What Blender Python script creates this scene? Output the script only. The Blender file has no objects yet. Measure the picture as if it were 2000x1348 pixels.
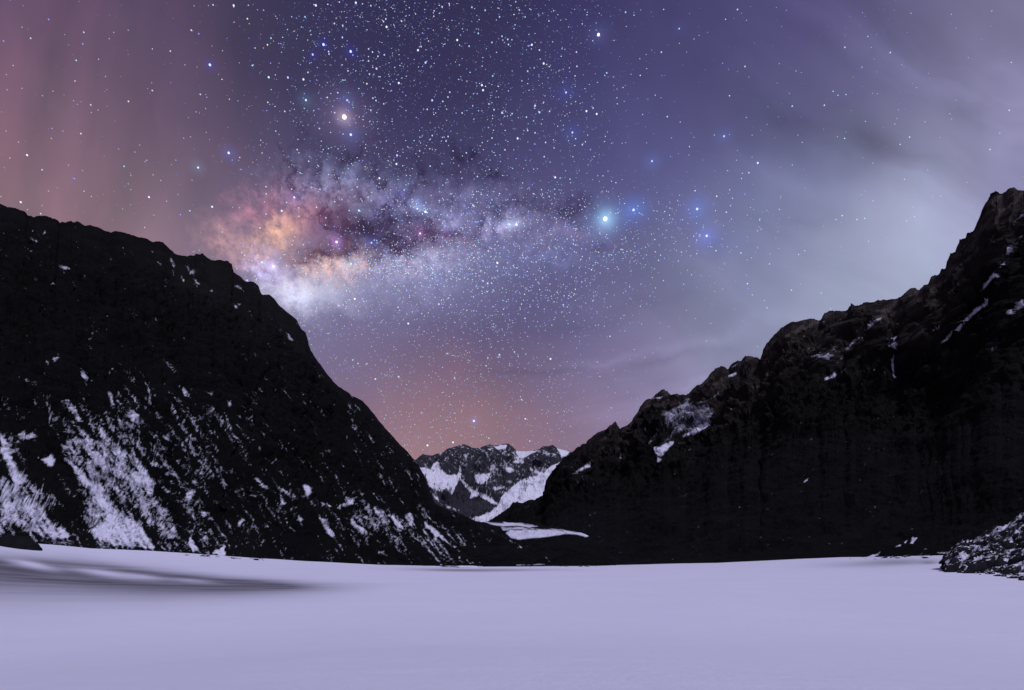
import bpy, math
import numpy as np
from mathutils import Vector

# ------------------------------------------------------------------ camera
F = 1192.0            # focal length in photo pixels (2000 px wide)
HY = 1090.0           # row of the true horizon
CAM_H = 6.0
scene = bpy.context.scene
C = scene.collection
cam_d = bpy.data.cameras.new("camera")
cam = bpy.data.objects.new("camera", cam_d)
C.objects.link(cam)
cam.location = (0, 0, CAM_H)
cam.rotation_euler = (math.radians(90), 0, 0)
cam_d.sensor_width = 36.0
cam_d.lens = 36.0 * F / 2000.0
cam_d.shift_y = (HY - 674.0) / 2000.0
cam_d.clip_start = 0.1
cam_d.clip_end = 200000.0
scene.camera = cam
scene.view_settings.view_transform = 'Standard'
scene.view_settings.look = 'None'
scene.view_settings.exposure = 0.0
scene.view_settings.gamma = 1.0
scene.render.engine = 'CYCLES'
scene.cycles.max_bounces = 4
scene.cycles.diffuse_bounces = 2
scene.cycles.use_denoising = True

# moonlight through thin cloud
moon_d = bpy.data.lights.new("moon_light", 'SUN')
moon_d.energy = 2.12
moon_d.angle = math.radians(9)
moon_d.color = (0.765, 0.775, 1.0)
moon = bpy.data.objects.new("moon_light", moon_d)
C.objects.link(moon)
MOON_DIR = Vector((0.34, -0.52, 0.78)).normalized()
moon.rotation_euler = (-MOON_DIR).to_track_quat('-Z', 'Y').to_euler()


def lin(c):
    c = np.asarray(c, float) / 255.0
    return np.where(c <= 0.04045, c / 12.92, ((c + 0.055) / 1.055) ** 2.4)


def azel(px, py):
    a = math.atan((px - 1000.0) / F)
    return a, math.atan((HY - py) / F * math.cos(a))


# ------------------------------------------------------------------ night sky (world)
SKY = [  # px, py, sRGB
    (0, 0, 84, 70, 100), (0, 160, 110, 82, 102), (60, 250, 124, 97, 118), (20, 350, 146, 116, 122),
    (150, 330, 126, 110, 126), (250, 400, 150, 120, 130), (350, 430, 148, 122, 132), (120, 60, 108, 84, 112),
    (250, 60, 88, 72, 99), (280, 180, 100, 80, 107), (350, 60, 76, 66, 94), (330, 250, 114, 90, 112),
    (430, 230, 88, 76, 103), (400, 330, 118, 98, 120), (500, 60, 60, 55, 80), (500, 200, 68, 62, 86),
    (500, 300, 88, 82, 118), (640, 60, 52, 49, 84), (640, 200, 58, 54, 90), (640, 330, 84, 82, 124),
    (800, 60, 49, 45, 79), (800, 200, 53, 52, 94), (800, 300, 70, 60, 92), (950, 60, 49, 45, 78),
    (950, 200, 59, 55, 90), (950, 320, 76, 74, 118), (1100, 60, 52, 50, 91), (1100, 200, 62, 60, 106),
    (1100, 330, 84, 82, 126), (1250, 60, 66, 64, 108), (1250, 200, 80, 76, 122), (1250, 350, 97, 97, 147),
    (1250, 550, 99, 98, 136), (1450, 60, 76, 72, 118), (1450, 200, 88, 84, 128), (1450, 400, 107, 112, 152),
    (1450, 570, 132, 135, 168), (1500, 500, 131, 137, 173), (1650, 60, 88, 82, 123), (1650, 200, 93, 90, 128), (1680, 280, 98, 100, 134),
    (1650, 450, 138, 142, 172), (1650, 560, 160, 166, 192), (1850, 60, 104, 100, 136), (1850, 200, 116, 114, 148),
    (1850, 350, 150, 155, 178), (1800, 500, 166, 174, 200), (1980, 60, 122, 118, 148), (1980, 200, 132, 128, 166),
    (1980, 330, 155, 145, 194), (650, 650, 112, 105, 142), (800, 620, 92, 88, 128), (1000, 600, 88, 85, 125),
    (1150, 620, 103, 100, 141), (1300, 650, 125, 124, 159), (1400, 640, 148, 150, 180), (700, 720, 120, 102, 130),
    (850, 720, 112, 92, 122), (1000, 700, 95, 86, 119), (1150, 720, 118, 109, 149), (1250, 720, 142, 134, 170),
    (780, 800, 146, 115, 130), (900, 800, 146, 113, 122), (1050, 800, 122, 99, 121), (1180, 780, 140, 124, 154),
    (830, 870, 165, 131, 138), (950, 855, 152, 119, 126), (1080, 860, 148, 120, 140), (450, 420, 116, 104, 130),
    (480, 550, 128, 116, 148), (600, 620, 132, 128, 165), (700, 600, 110, 108, 146), (900, 540, 96, 94, 136),
    (1050, 450, 92, 87, 128), (760, 430, 76, 70, 106), (620, 440, 98, 80, 110), (900, 420, 88, 84, 126),
    (1080, 540, 95, 92, 135),
]
sp = np.array([[*azel(s[0], s[1])] for s in SKY])
sc_ = np.array([lin(s[2:]) for s in SKY])
DEF = lin((96, 90, 124))


def sky_base(a, e):
    d2 = (sp[:, 0] - a) ** 2 + (sp[:, 1] - e) ** 2
    w = np.exp(-d2 / (2 * 0.058 ** 2))
    return (w @ sc_ + 1e-4 * DEF) / (w.sum() + 1e-4)


world = bpy.data.worlds.new("World")
scene.world = world
world.use_nodes = True
nt = world.node_tree
for n in list(nt.nodes):
    nt.nodes.remove(n)


class NB:
    def __init__(s, tree):
        s.t = tree

    def new(s, typ, **kw):
        n = s.t.nodes.new(typ)
        for k, v in kw.items():
            setattr(n, k, v)
        return n

    def put(s, sock, v):
        if v is None:
            return
        if hasattr(v, 'is_linked') or hasattr(v, 'links'):
            s.t.links.new(v, sock)
        else:
            sock.default_value = v

    def m(s, op, a, b=None, c=None, clamp=False):
        n = s.new('ShaderNodeMath', operation=op)
        n.use_clamp = clamp
        for i, v in enumerate((a, b, c)):
            s.put(n.inputs[i], v)
        return n.outputs[0]

    def v(s, op, a, b=None, c=None, scale=None):
        n = s.new('ShaderNodeVectorMath', operation=op)
        for i, v in enumerate((a, b, c)):
            s.put(n.inputs[i], v)
        if scale is not None:
            s.put(n.inputs['Scale'], scale)
        return n.outputs[1] if op in ('DOT_PRODUCT', 'LENGTH') else n.outputs[0]

    def noise(s, vec, scale, detail=4.0, rough=0.55, color=False, dist=0.0):
        n = s.new('ShaderNodeTexNoise')
        s.put(n.inputs['Vector'], vec)
        n.inputs['Scale'].default_value = scale
        n.inputs['Detail'].default_value = detail
        n.inputs['Roughness'].default_value = rough
        n.inputs['Distortion'].default_value = dist
        return n.outputs['Color' if color else 'Fac']

    def remap(s, v, a, b, c=0.0, d=1.0, smooth=False):
        n = s.new('ShaderNodeMapRange', interpolation_type='SMOOTHSTEP' if smooth else 'LINEAR')
        s.put(n.inputs[0], v)
        for i, q in enumerate((a, b, c, d)):
            n.inputs[i + 1].default_value = q
        return n.outputs[0]

    def mapping(s, vec, loc=(0, 0, 0), rot=0.0, scale=(1, 1, 1), typ='TEXTURE'):
        n = s.new('ShaderNodeMapping', vector_type=typ)
        s.put(n.inputs['Vector'], vec)
        n.inputs['Location'].default_value = loc
        n.inputs['Rotation'].default_value = (0, 0, rot)
        n.inputs['Scale'].default_value = scale
        return n.outputs[0]

    def mix(s, f, a, b, blend='MIX'):
        n = s.new('ShaderNodeMix', data_type='RGBA', blend_type=blend)
        n.clamp_factor = True
        s.put(n.inputs[0], f)
        s.put(n.inputs[6], a)
        s.put(n.inputs[7], b)
        return n.outputs[2]


W = NB(nt)
tc = W.new('ShaderNodeTexCoord')
sep = W.new('ShaderNodeSeparateXYZ')
nt.links.new(tc.outputs['Generated'], sep.inputs[0])
az = W.m('ARCTAN2', sep.outputs[0], sep.outputs[1])
el = W.m('ARCSINE', sep.outputs[2])
comb = W.new('ShaderNodeCombineXYZ')
W.put(comb.inputs[0], az)
W.put(comb.inputs[1], el)
P0 = comb.outputs[0]
# large slow warp for the base clouds
w1 = W.v('SUBTRACT', W.noise(P0, 5.0, 3.0, color=True), (0.5, 0.5, 0.5))
P1 = W.v('MULTIPLY_ADD', w1, (0.10, 0.10, 0), P0)
# finer warp for the milky way
w2 = W.v('SUBTRACT', W.noise(P0, 30.0, 7.0, 0.68, color=True), (0.5, 0.5, 0.5))
P2 = W.v('MULTIPLY_ADD', w2, (0.078, 0.070, 0), P0)
s1 = W.new('ShaderNodeSeparateXYZ')
W.put(s1.inputs[0], P1)
A0 = math.radians(50)
azf = W.remap(s1.outputs[0], -A0, A0)
rows = [0, 5, 9, 13, 17, 21, 25, 29, 33, 38, 43, 55]
acc = None
for j, rd in enumerate(rows):
    r = W.new('ShaderNodeValToRGB')
    W.put(r.inputs[0], azf)
    cr = r.color_ramp
    cr.interpolation = 'B_SPLINE'
    N = 28
    while len(cr.elements) < N:
        cr.elements.new(0.5)
    for i in range(N):
        cr.elements[i].position = i / (N - 1)
    for i in range(N):
        a = -A0 + 2 * A0 * i / (N - 1)
        k = sky_base(a, math.radians(rd))
        edge = min(1.0, max(0.0, (abs(a) - math.radians(44)) / math.radians(6)))
        k = k * (1 - edge) + DEF * edge
        cr.elements[i].color = (*k, 1)
    if acc is None:
        acc = r.outputs[0]
    else:
        f = W.remap(s1.outputs[1], math.radians(rows[j - 1]), math.radians(rd))
        acc = W.mix(f, acc, r.outputs[0])
# airglow pillars on the left, cirrus on the right
pil = W.noise(W.mapping(P1, rot=math.radians(-14), scale=(0.10, 0.45, 1)), 1.0, 3.0, 0.5)
pm = W.remap(az, -0.64, -0.30, 0.62, 0.0, True)
cir = W.noise(W.mapping(P1, rot=math.radians(-38), scale=(0.50, 0.085, 1)), 1.0, 3.0, 0.5, dist=0.5)
cm = W.remap(az, 0.06, 0.5, 0.0, 0.95, True)
cir2 = W.noise(W.mapping(P0, rot=math.radians(8), scale=(0.30, 0.035, 1)), 1.0, 4.0, 0.5)
lm = W.m('MULTIPLY', W.remap(el, 0.36, 0.2, 0.0, 0.8, True), W.remap(az, 0.0, 0.2, 0.0, 1.0, True))
wob = W.m('MULTIPLY_ADD', W.m('SUBTRACT', pil, 0.5), pm, 1.0)
wob = W.m('MULTIPLY_ADD', W.m('SUBTRACT', cir, 0.5), cm, wob)
wob = W.m('MULTIPLY_ADD', W.m('SUBTRACT', cir2, 0.5), lm, wob)
acc = W.v('SCALE', acc, scale=wob)
pc = W.noise(W.mapping(P1, rot=math.radians(-8), scale=(0.055, 0.17, 1)), 1.0, 3.0, 0.5)
pk = W.m('MULTIPLY', W.m('SUBTRACT', pc, 0.5), W.m('MULTIPLY_ADD', pm, 0.9, 0.12))
acc = W.v('MULTIPLY', acc, W.v('MULTIPLY_ADD', W.v('SCALE', (1.15, 0.55, 0.75), scale=pk), (1, 1, 1), (1.0, 1.0, 1.0)))
CLOUD = [
    (1790, 130, 380, 70, 35, .22), (1790, 430, 260, 110, 100, .16), (1950, 120, 220, 60, 50, .22), (1690, 285, 150, 70, 28, -.26),
    (1890, 205, 160, 55, 40, -.22), (1560, 240, 200, 85, 25, -.14), (1390, 475, 70, 40, 0, -.2), (1570, 430, 150, 50, 15, -.14),
    (1330, 762, 270, 26, -8, .24), (1180, 700, 220, 20, -5, .18), (1400, 660, 180, 44, -15, .22), (1060, 722, 230, 18, -4, -.18),
    (1290, 705, 210, 18, -6, -.16), (1130, 640, 200, 30, -6, -.14), (1620, 80, 240, 40, 30, -.12), (1960, 300, 120, 50, 75, .12),
    (1500, 330, 260, 40, 28, .14), (1250, 590, 160, 36, -14, -.1),
]

# px, py, rx, ry, rot(deg, clockwise on the picture), r, g, b
BLOBS = [
    (590, 575, 175, 80, -10, .28, .30, .36), (572, 560, 80, 45, 0, .13, .13, .17), (640, 522, 135, 58, -14, .32, .18, .10),
    (705, 520, 80, 40, -8, .15, .10, .09), (682, 517, 40, 28, 0, .24, .32, .36), (545, 458, 115, 62, -35, .30, .16, .06),
    (455, 485, 120, 80, 0, .15, .08, .06), (600, 425, 150, 95, 0, .15, .055, .075), (665, 378, 130, 58, -10, .085, .06, .07),
    (520, 520, 80, 48, 0, .22, .20, .36), (534, 521, 18, 20, 0, .40, .35, .50), (815, 512, 230, 62, -9, .17, .15, .21),
    (820, 405, 38, 26, 25, .24, .30, .55), (890, 428, 80, 42, 10, .10, .10, .18), (985, 440, 95, 38, -12, .19, .18, .29),
    (1003, 438, 34, 18, 0, .35, .44, .56), (1080, 457, 190, 45, 0, .06, .05, .08), (657, 472, 30, 28, 0, .30, .12, .42),
    (727, 473, 28, 24, 0, .10, .14, .46), (860, 565, 320, 120, -14, .05, .055, .09), (700, 411, 26, 20, 0, .10, .18, .24),
    (672, 229, 95, 95, 0, .13, .09, .15), (672, 229, 30, 30, 0, .40, .30, .36), (1183, 428, 62, 66, 0, .10, .26, .48),
    (1183, 428, 34, 36, 0, .30, .50, .62), (1238, 410, 52, 48, 0, .03, .12, .44), (1361, 408, 50, 50, 0, .02, .07, .30),
    (1380, 461, 42, 44, 0, .05, .08, .40), (1412, 478, 100, 46, 8, .0, .01, .09), (685, 263, 34, 34, 0, .03, .08, .30),
    (678, 196, 32, 32, 0, .03, .08, .28), (597, 196, 30, 30, 0, .05, .12, .18), (447, 299, 32, 30, 0, .03, .05, .30),
    (387, 327, 26, 26, 0, .05, .12, .2), (410, 127, 24, 24, 0, .01, .01, .25), (632, 87, 22, 22, 0, .0, .0, .28),
    (685, 101, 24, 24, 0, .0, .01, .30), (611, 107, 18, 18, 0, .0, .0, .25), (1169, 68, 38, 38, 0, .07, .07, .2),
    (1274, 315, 40, 36, 0, .02, .06, .2), (1105, 181, 34, 34, 0, .02, .03, .22), (1118, 259, 34, 34, 0, .01, .04, .22),
    (1414, 266, 36, 30, 0, .02, .05, .2), (574, 386, 24, 24, 0, .15, .1, .35), (926, 822, 20, 20, 0, .05, .1, .3),
    (1326, 56, 26, 26, 0, .02, .02, .1), (783, 378, 16, 16, 0, .02, .02, .4), (820, 456, 16, 16, 0, .3, .08, .28), (650, 355, 210, 75, -8, .03, .037, .065), (900, 400, 260, 85, 0, .06, .06, .11), (620, 365, 180, 70, -6, .045, .04, .065), (850, 460, 130, 45, -4, .07, .03, .06), (500, 415, 130, 70, -30, .13, .05, .06), (560, 480, 120, 50, -20, .10, .06, .05), (1060, 500, 240, 70, 0, .03, .035, .07), (720, 345, 180, 45, 0, .03, .04, .07), (760, 395, 110, 60, 0, .06, .06, .12), (740, 560, 260, 80, -12, .07, .07, .10),
    (800, 445, 50, 24, 0, .06, .02, .03), (850, 385, 30, 24, 0, .05, .0, .0), (610, 395, 40, 20, 20, .12, .03, .04),
]
DUST = [
    (705, 450, 175, 52, 4, .8), (655, 490, 140, 30, -12, .8), (600, 508, 70, 22, -25, .8), (830, 458, 160, 32, -4, .6),
    (930, 444, 75, 22, -40, .65), (632, 400, 85, 20, -62, .6), (850, 325, 170, 45, 0, .45), (775, 468, 100, 36, 0, .55),
    (740, 345, 70, 34, 0, .45), (545, 358, 80, 26, 30, .4), (1095, 402, 170, 34, 0, .35), (1170, 482, 70, 22, 0, .35),
    (578, 282, 95, 12, -50, .35), (905, 305, 80, 46, 25, .45), (690, 528, 14, 34, 10, .3), (770, 490, 90, 14, -5, .55),
    (500, 420, 60, 20, -10, .3), (648, 378, 95, 17, -66, 1.0), (566, 348, 75, 16, 62, .8), (738, 362, 85, 20, 74, .8),
    (1000, 398, 130, 22, -8, .6), (1090, 412, 160, 24, 0, .5), (812, 352, 80, 18, -60, .6), (960, 330, 120, 24, 28, .6), (690, 300, 90, 18, -35, .5),
]


def blob(vec, px, py, rx, ry, rot):
    a, e = azel(px, py)
    ka = math.cos(a) ** 2 / F
    ke = math.cos(a) * math.cos(e) ** 2 / F
    mp = W.mapping(vec, (a, e, 0), math.radians(-rot), (rx * ka, ry * ke, 1))
    g = W.new('ShaderNodeTexGradient', gradient_type='QUADRATIC_SPHERE')
    nt.links.new(mp, g.inputs[0])
    return g.outputs[1]


cl = None
PC = W.v('MULTIPLY_ADD', W.v('SUBTRACT', W.noise(P0, 9.0, 4.0, 0.55, color=True), (0.5, 0.5, 0.5)), (0.065, 0.065, 0), P0)
for c in CLOUD:
    f = W.m('MULTIPLY', blob(PC, *c[:5]), c[5])
    cl = f if cl is None else W.m('ADD', cl, f)
acc = W.v('SCALE', acc, scale=W.m('ADD', cl, 1.0))
fb = W.noise(P0, 60.0, 8.0, 0.68)
grain = W.remap(fb, 0.32, 0.70, 0.2, 1.85)
BIGH = ((672, 229), (1183, 428), (1412, 478), (1238, 410), (1361, 408), (1380, 461), (682, 517), (534, 521), (1003, 438), (820, 405), (657, 472))
glow = None
core = None
halo = None
for b in BLOBS:
    ishalo = b[2] <= 52 or b[:2] in ((672, 229), (1183, 428), (1412, 478))
    f = blob(P0 if ishalo else P2, *b[:5])
    hk = 1.75 if not ishalo else (0.78 if b[:2] in BIGH else 0.5)
    col = W.v('SCALE', (hk * b[5], hk * b[6], hk * b[7]), scale=f)
    if ishalo:
        halo = col if halo is None else W.v('ADD', halo, col)
    elif b[:2] in ((590, 575), (572, 560), (740, 560), (860, 565), (640, 345)):
        core = col if core is None else W.v('ADD', core, col)
    else:
        glow = col if glow is None else W.v('ADD', glow, col)
dust = None
for d in DUST:
    f = W.m('MULTIPLY', blob(P2, *d[:5]), d[5] * 1.7)
    dust = f if dust is None else W.m('ADD', dust, f)
fil = W.noise(W.v('ADD', W.mapping(P2, rot=math.radians(12), scale=(1.6, 1, 1)), (7.3, 2.2, 0)), 22.0, 8.0, 0.66)
fil = W.remap(W.m('ABSOLUTE', W.m('SUBTRACT', fil, 0.5)), 0.0, 0.075, 1.0, 0.0, True)
msk = W.m('ADD', W.m('MULTIPLY', blob(P1, 760, 420, 430, 150, -4), 1.3), W.m('MULTIPLY', blob(P1, 640, 330, 200, 130, -40), 0.8), clamp=True)
dust = W.m('MULTIPLY_ADD', W.m('MULTIPLY', fil, msk), 0.95, dust)
dn = W.noise(W.v('ADD', P2, (3.1, 1.7, 0)), 46.0, 8.0, 0.66)
dust = W.m('MULTIPLY', dust, W.remap(dn, 0.38, 0.60, 0.12, 1.15), clamp=True)
acc = W.v('ADD', acc, W.v('ADD', W.v('SCALE', glow, scale=grain), W.v('SCALE', core, scale=W.remap(fb, 0.3, 0.72, 0.72, 1.28))))
dark = W.v('MULTIPLY', acc, (0.47, 0.36, 0.43))
acc = W.mix(dust, acc, dark)
acc = W.v('ADD', acc, halo)
bg = W.new('ShaderNodeBackground')
W.put(bg.inputs[0], acc)
bg.inputs[1].default_value = 1.0
wo = W.new('ShaderNodeOutputWorld')
nt.links.new(bg.outputs[0], wo.inputs[0])


# ------------------------------------------------------------------ numpy noise
def _h(i, j, k, seed):
    n = (i.astype(np.int64) * 374761393 + j.astype(np.int64) * 668265263 + k.astype(np.int64) * 2147483647 + seed * 1274126177) & 0xffffffff
    n = ((n ^ (n >> 13)) * 1274126177) & 0xffffffff
    n = ((n ^ (n >> 16)) * 2246822519) & 0xffffffff
    n = n ^ (n >> 15)
    return n.astype(np.float64) / 4294967295.0


def vnoise(x, y, z=None, seed=0):
    if z is None:
        z = np.zeros_like(x)
    xi, yi, zi = np.floor(x), np.floor(y), np.floor(z)
    fx, fy, fz = x - xi, y - yi, z - zi
    fx, fy, fz = [q * q * q * (q * (q * 6 - 15) + 10) for q in (fx, fy, fz)]
    out = 0
    for dk in (0, 1):
        wz = fz if dk else 1 - fz
        if dk and not np.any(fz):
            break
        for dj in (0, 1):
            wy = fy if dj else 1 - fy
            for di in (0, 1):
                wx = fx if di else 1 - fx
                out = out + wx * wy * wz * _h(xi + di, yi + dj, zi + dk, seed)
    return out


_G = np.array([(1, 1, 0), (-1, 1, 0), (1, -1, 0), (-1, -1, 0), (1, 0, 1), (-1, 0, 1), (1, 0, -1), (-1, 0, -1),
               (0, 1, 1), (0, -1, 1), (0, 1, -1), (0, -1, -1), (1, 1, 0), (-1, 1, 0), (0, -1, 1), (0, -1, -1)], float)
_ROT = np.array([[0.0, 0.8, 0.6], [-0.8, 0.36, -0.48], [-0.6, -0.48, 0.64]])


def gnoise(q, seed=0):
    """gradient noise, about -1..1, q: (..., 3)"""
    qi = np.floor(q)
    f = q - qi
    w = f * f * f * (f * (f * 6 - 15) + 10)
    out = 0
    for dk in (0, 1):
        for dj in (0, 1):
            for di in (0, 1):
                h = (_h(qi[..., 0] + di, qi[..., 1] + dj, qi[..., 2] + dk, seed) * 15.99).astype(int)
                g = _G[h]
                dot = g[..., 0] * (f[..., 0] - di) + g[..., 1] * (f[..., 1] - dj) + g[..., 2] * (f[..., 2] - dk)
                ww = (w[..., 0] if di else 1 - w[..., 0]) * (w[..., 1] if dj else 1 - w[..., 1]) * (w[..., 2] if dk else 1 - w[..., 2])
                out = out + ww * dot
    return out


def ridged3(q, oct=6, gain=0.52, seed=0):
    s, a, t, wt = 0, 1.0, 0, 1.0
    for o in range(oct):
        n = 1 - np.clip(np.abs(gnoise(q, seed + o * 13)) * 1.5, 0, 1)
        n = n * n
        s = s + a * n * wt
        wt = np.clip(n * 1.6, 0.25, 1)
        t += a
        a *= gain
        q = (q @ _ROT) * 2.07 + 3.7
    return s / t


def fbm3(q, oct=4, gain=0.55, seed=0):
    s, a = 0, 1.0
    for o in range(oct):
        s = s + a * gnoise(q, seed + o * 13)
        a *= gain
        q = (q @ _ROT) * 2.07 + 1.3
    return s


def fbm(x, y, z=None, oct=5, gain=0.5, lac=2.03, seed=0):
    s, a, t = 0, 1.0, 0
    for o in range(oct):
        s = s + a * vnoise(x, y, z, seed + o * 17)
        t += a
        a *= gain
        x, y = x * lac, y * lac
        z = None if z is None else z * lac
    return s / t


def ridged(x, y, z=None, oct=5, gain=0.5, seed=0):
    s, a, t = 0, 1.0, 0
    for o in range(oct):
        n = 1 - np.abs(2 * vnoise(x, y, z, seed + o * 31) - 1)
        s = s + a * n * n
        t += a
        a *= gain
        x, y = x * 2.1, y * 2.1
        z = None if z is None else z * 2.1
    return s / t


def sstep(a, b, x):
    t = np.clip((x - a) / (b - a), 0, 1)
    return t * t * (3 - 2 * t)


def line(pts, x):
    p = np.array(pts, float)
    return np.interp(x, p[:, 0], p[:, 1])


def grid_mesh(name, V, mat, attrs=None, smooth=True):
    """V: (rows, cols, 3) -> mesh object"""
    r, c = V.shape[:2]
    me = bpy.data.meshes.new(name)
    me.vertices.add(r * c)
    me.vertices.foreach_set('co', V.reshape(-1).astype(np.float32))
    idx = np.arange(r * c).reshape(r, c)
    q = np.stack([idx[:-1, :-1], idx[:-1, 1:], idx[1:, 1:], idx[1:, :-1]], -1).reshape(-1, 4)
    nf = len(q)
    me.loops.add(nf * 4)
    me.polygons.add(nf)
    me.loops.foreach_set('vertex_index', q.reshape(-1).astype(np.int32))
    me.polygons.foreach_set('loop_start', np.arange(0, nf * 4, 4, dtype=np.int32))
    me.polygons.foreach_set('use_smooth', np.full(nf, smooth))
    for k, a in (attrs or {}).items():
        at = me.attributes.new(k, 'FLOAT', 'POINT')
        at.data.foreach_set('value', a.reshape(-1).astype(np.float32))
    me.update(calc_edges=True)
    me.validate()
    me.materials.append(mat)
    o = bpy.data.objects.new(name, me)
    C.objects.link(o)
    return o


def tag(o, label=None, cat=None, group=None, kind=None):
    for k, v in (('label', label), ('category', cat), ('group', group), ('kind', kind)):
        if v:
            o[k] = v
    return o


# ------------------------------------------------------------------ materials
def new_mat(name):
    m = bpy.data.materials.new(name)
    m.use_nodes = True
    t = m.node_tree
    for n in list(t.nodes):
        t.nodes.remove(n)
    b = NB(t)
    out = b.new('ShaderNodeOutputMaterial')
    return m, t, b, out


def attr(b, name):
    n = b.new('ShaderNodeAttribute')
    n.attribute_name = name
    return n.outputs['Fac']


def rock_snow(name, c1, c2, c3, snow_c, scale=1.0, edge=0.30, ice=False):
    """dark rock (c1..c2, a browner stone c3 where 'crag' is high) under patchy snow ('snow' attribute)"""
    m, t, b, out = new_mat(name)
    geo = b.new('ShaderNodeNewGeometry')
    pos = geo.outputs['Position']
    n1 = b.noise(pos, 0.035 * scale, 8.0, 0.65)
    rock = b.mix(b.remap(n1, 0.35, 0.68), (*c1, 1), (*c2, 1))
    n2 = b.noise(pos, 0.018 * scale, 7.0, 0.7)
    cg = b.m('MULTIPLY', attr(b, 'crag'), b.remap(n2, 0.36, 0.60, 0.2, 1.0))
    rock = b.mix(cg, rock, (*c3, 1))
    n3 = b.noise(pos, 0.42 * scale, 6.0, 0.72)
    n4 = b.noise(pos, 0.012 * scale, 4.0, 0.6)
    s = b.m('MULTIPLY_ADD', b.m('SUBTRACT', n3, 0.5), edge * 3.0, attr(b, 'snow'))
    sm = b.remap(s, 0.40, 0.86, 0, 1)
    sc2 = b.mix(b.remap(n3, 0.3, 0.7), (*[q * 0.80 for q in snow_c], 1), (*snow_c, 1))
    col = b.mix(sm, rock, sc2)
    p = b.new('ShaderNodeBsdfPrincipled')
    b.put(p.inputs['Base Color'], col)
    p.inputs['Roughness'].default_value = 0.85
    p.inputs['Specular IOR Level'].default_value = 0.06
    bump = b.new('ShaderNodeBump')
    bump.inputs['Strength'].default_value = 0.7
    bump.inputs['Distance'].default_value = 2.2 / scale
    b.put(bump.inputs['Height'], b.m('ADD', b.noise(pos, 0.11 * scale, 8.0, 0.7), b.m('MULTIPLY', sm, 0.12)))
    t.links.new(bump.outputs[0], p.inputs['Normal'])
    t.links.new(p.outputs[0], out.inputs[0])
    return m


SNOW = (0.80, 0.79, 0.90)
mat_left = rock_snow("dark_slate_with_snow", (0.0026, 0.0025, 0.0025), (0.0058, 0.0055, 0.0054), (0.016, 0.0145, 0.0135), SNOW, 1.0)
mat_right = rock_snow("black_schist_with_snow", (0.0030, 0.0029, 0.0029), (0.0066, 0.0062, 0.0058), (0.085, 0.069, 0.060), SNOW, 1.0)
mat_far = rock_snow("grey_granite_with_snow", (0.020, 0.019, 0.024), (0.050, 0.047, 0.058), (0.07, 0.065, 0.07), (0.88, 0.87, 0.93), 0.45, 0.36)
mat_talus = rock_snow("talus_with_snow", (0.010, 0.0095, 0.010), (0.03, 0.028, 0.030), (0.03, 0.03, 0.03), SNOW, 3.0, 0.25)

# snow sheet
m_snow, t, b, out = new_mat("wind_packed_snow")
geo = b.new('ShaderNodeNewGeometry')
pos = geo.outputs['Position']
nA = b.noise(pos, 0.05, 5.0, 0.6)
nB = b.noise(pos, 1.2, 6.0, 0.6)
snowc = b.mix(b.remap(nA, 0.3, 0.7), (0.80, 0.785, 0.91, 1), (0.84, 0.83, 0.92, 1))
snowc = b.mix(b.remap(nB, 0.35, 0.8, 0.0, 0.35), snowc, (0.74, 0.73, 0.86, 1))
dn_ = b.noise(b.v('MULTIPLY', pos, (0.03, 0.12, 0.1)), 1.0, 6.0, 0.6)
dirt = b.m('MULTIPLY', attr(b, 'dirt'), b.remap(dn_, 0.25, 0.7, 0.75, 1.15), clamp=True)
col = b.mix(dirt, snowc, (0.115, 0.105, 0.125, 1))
p = b.new('ShaderNodeBsdfPrincipled')
b.put(p.inputs['Base Color'], col)
p.inputs['Roughness'].default_value = 0.7
p.inputs['Specular IOR Level'].default_value = 0.15
bump = b.new('ShaderNodeBump')
bump.inputs['Strength'].default_value = 0.55
bump.inputs['Distance'].default_value = 0.06
b.put(bump.inputs['Height'], b.m('ADD', b.m('MULTIPLY', b.noise(pos, 3.2, 8.0, 0.75), 1.6), b.m('MULTIPLY', b.noise(b.v('MULTIPLY', pos, (0.5, 1.6, 1.0)), 0.45, 6.0, 0.6), 2.4)))
t.links.new(bump.outputs[0], p.inputs['Normal'])
t.links.new(p.outputs[0], out.inputs[0])

# bare boulders
def boulder_mat(name, c1, c2, snow=0.86):
    m, t, b, out = new_mat(name)
    tc = b.new('ShaderNodeTexCoord')
    geo = b.new('ShaderNodeNewGeometry')
    n1 = b.noise(tc.outputs['Object'], 2.0, 7.0, 0.65)
    sepn = b.new('ShaderNodeSeparateXYZ')
    b.put(sepn.inputs[0], geo.outputs['Normal'])
    rock = b.mix(b.remap(n1, 0.3, 0.7), (*c1, 1), (*c2, 1))
    up = b.m('ADD', sepn.outputs[2], b.m('MULTIPLY', b.m('SUBTRACT', n1, 0.5), 1.3))
    col = b.mix(b.remap(up, snow, snow + 0.14, 0, 1, True), rock, (*SNOW, 1))
    p = b.new('ShaderNodeBsdfPrincipled')
    b.put(p.inputs['Base Color'], col)
    p.inputs['Roughness'].default_value = 0.9
    p.inputs['Specular IOR Level'].default_value = 0.08
    bump = b.new('ShaderNodeBump')
    bump.inputs['Strength'].default_value = 0.6
    bump.inputs['Distance'].default_value = 0.2
    b.put(bump.inputs['Height'], b.noise(tc.outputs['Object'], 5.0, 8.0, 0.7))
    t.links.new(bump.outputs[0], p.inputs['Normal'])
    t.links.new(p.outputs[0], out.inputs[0])
    return m


mat_bare = boulder_mat("bare_boulder_stone", (0.006, 0.0057, 0.006), (0.014, 0.013, 0.014), 2.2)
mat_boulder = boulder_mat("boulder_stone", (0.010, 0.0095, 0.010), (0.028, 0.026, 0.028))


# ------------------------------------------------------------------ snow patch tracing
def zp(pts, s, ox, oy):
    return [(x / s + ox, y / s + oy) for x, y in pts]


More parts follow.
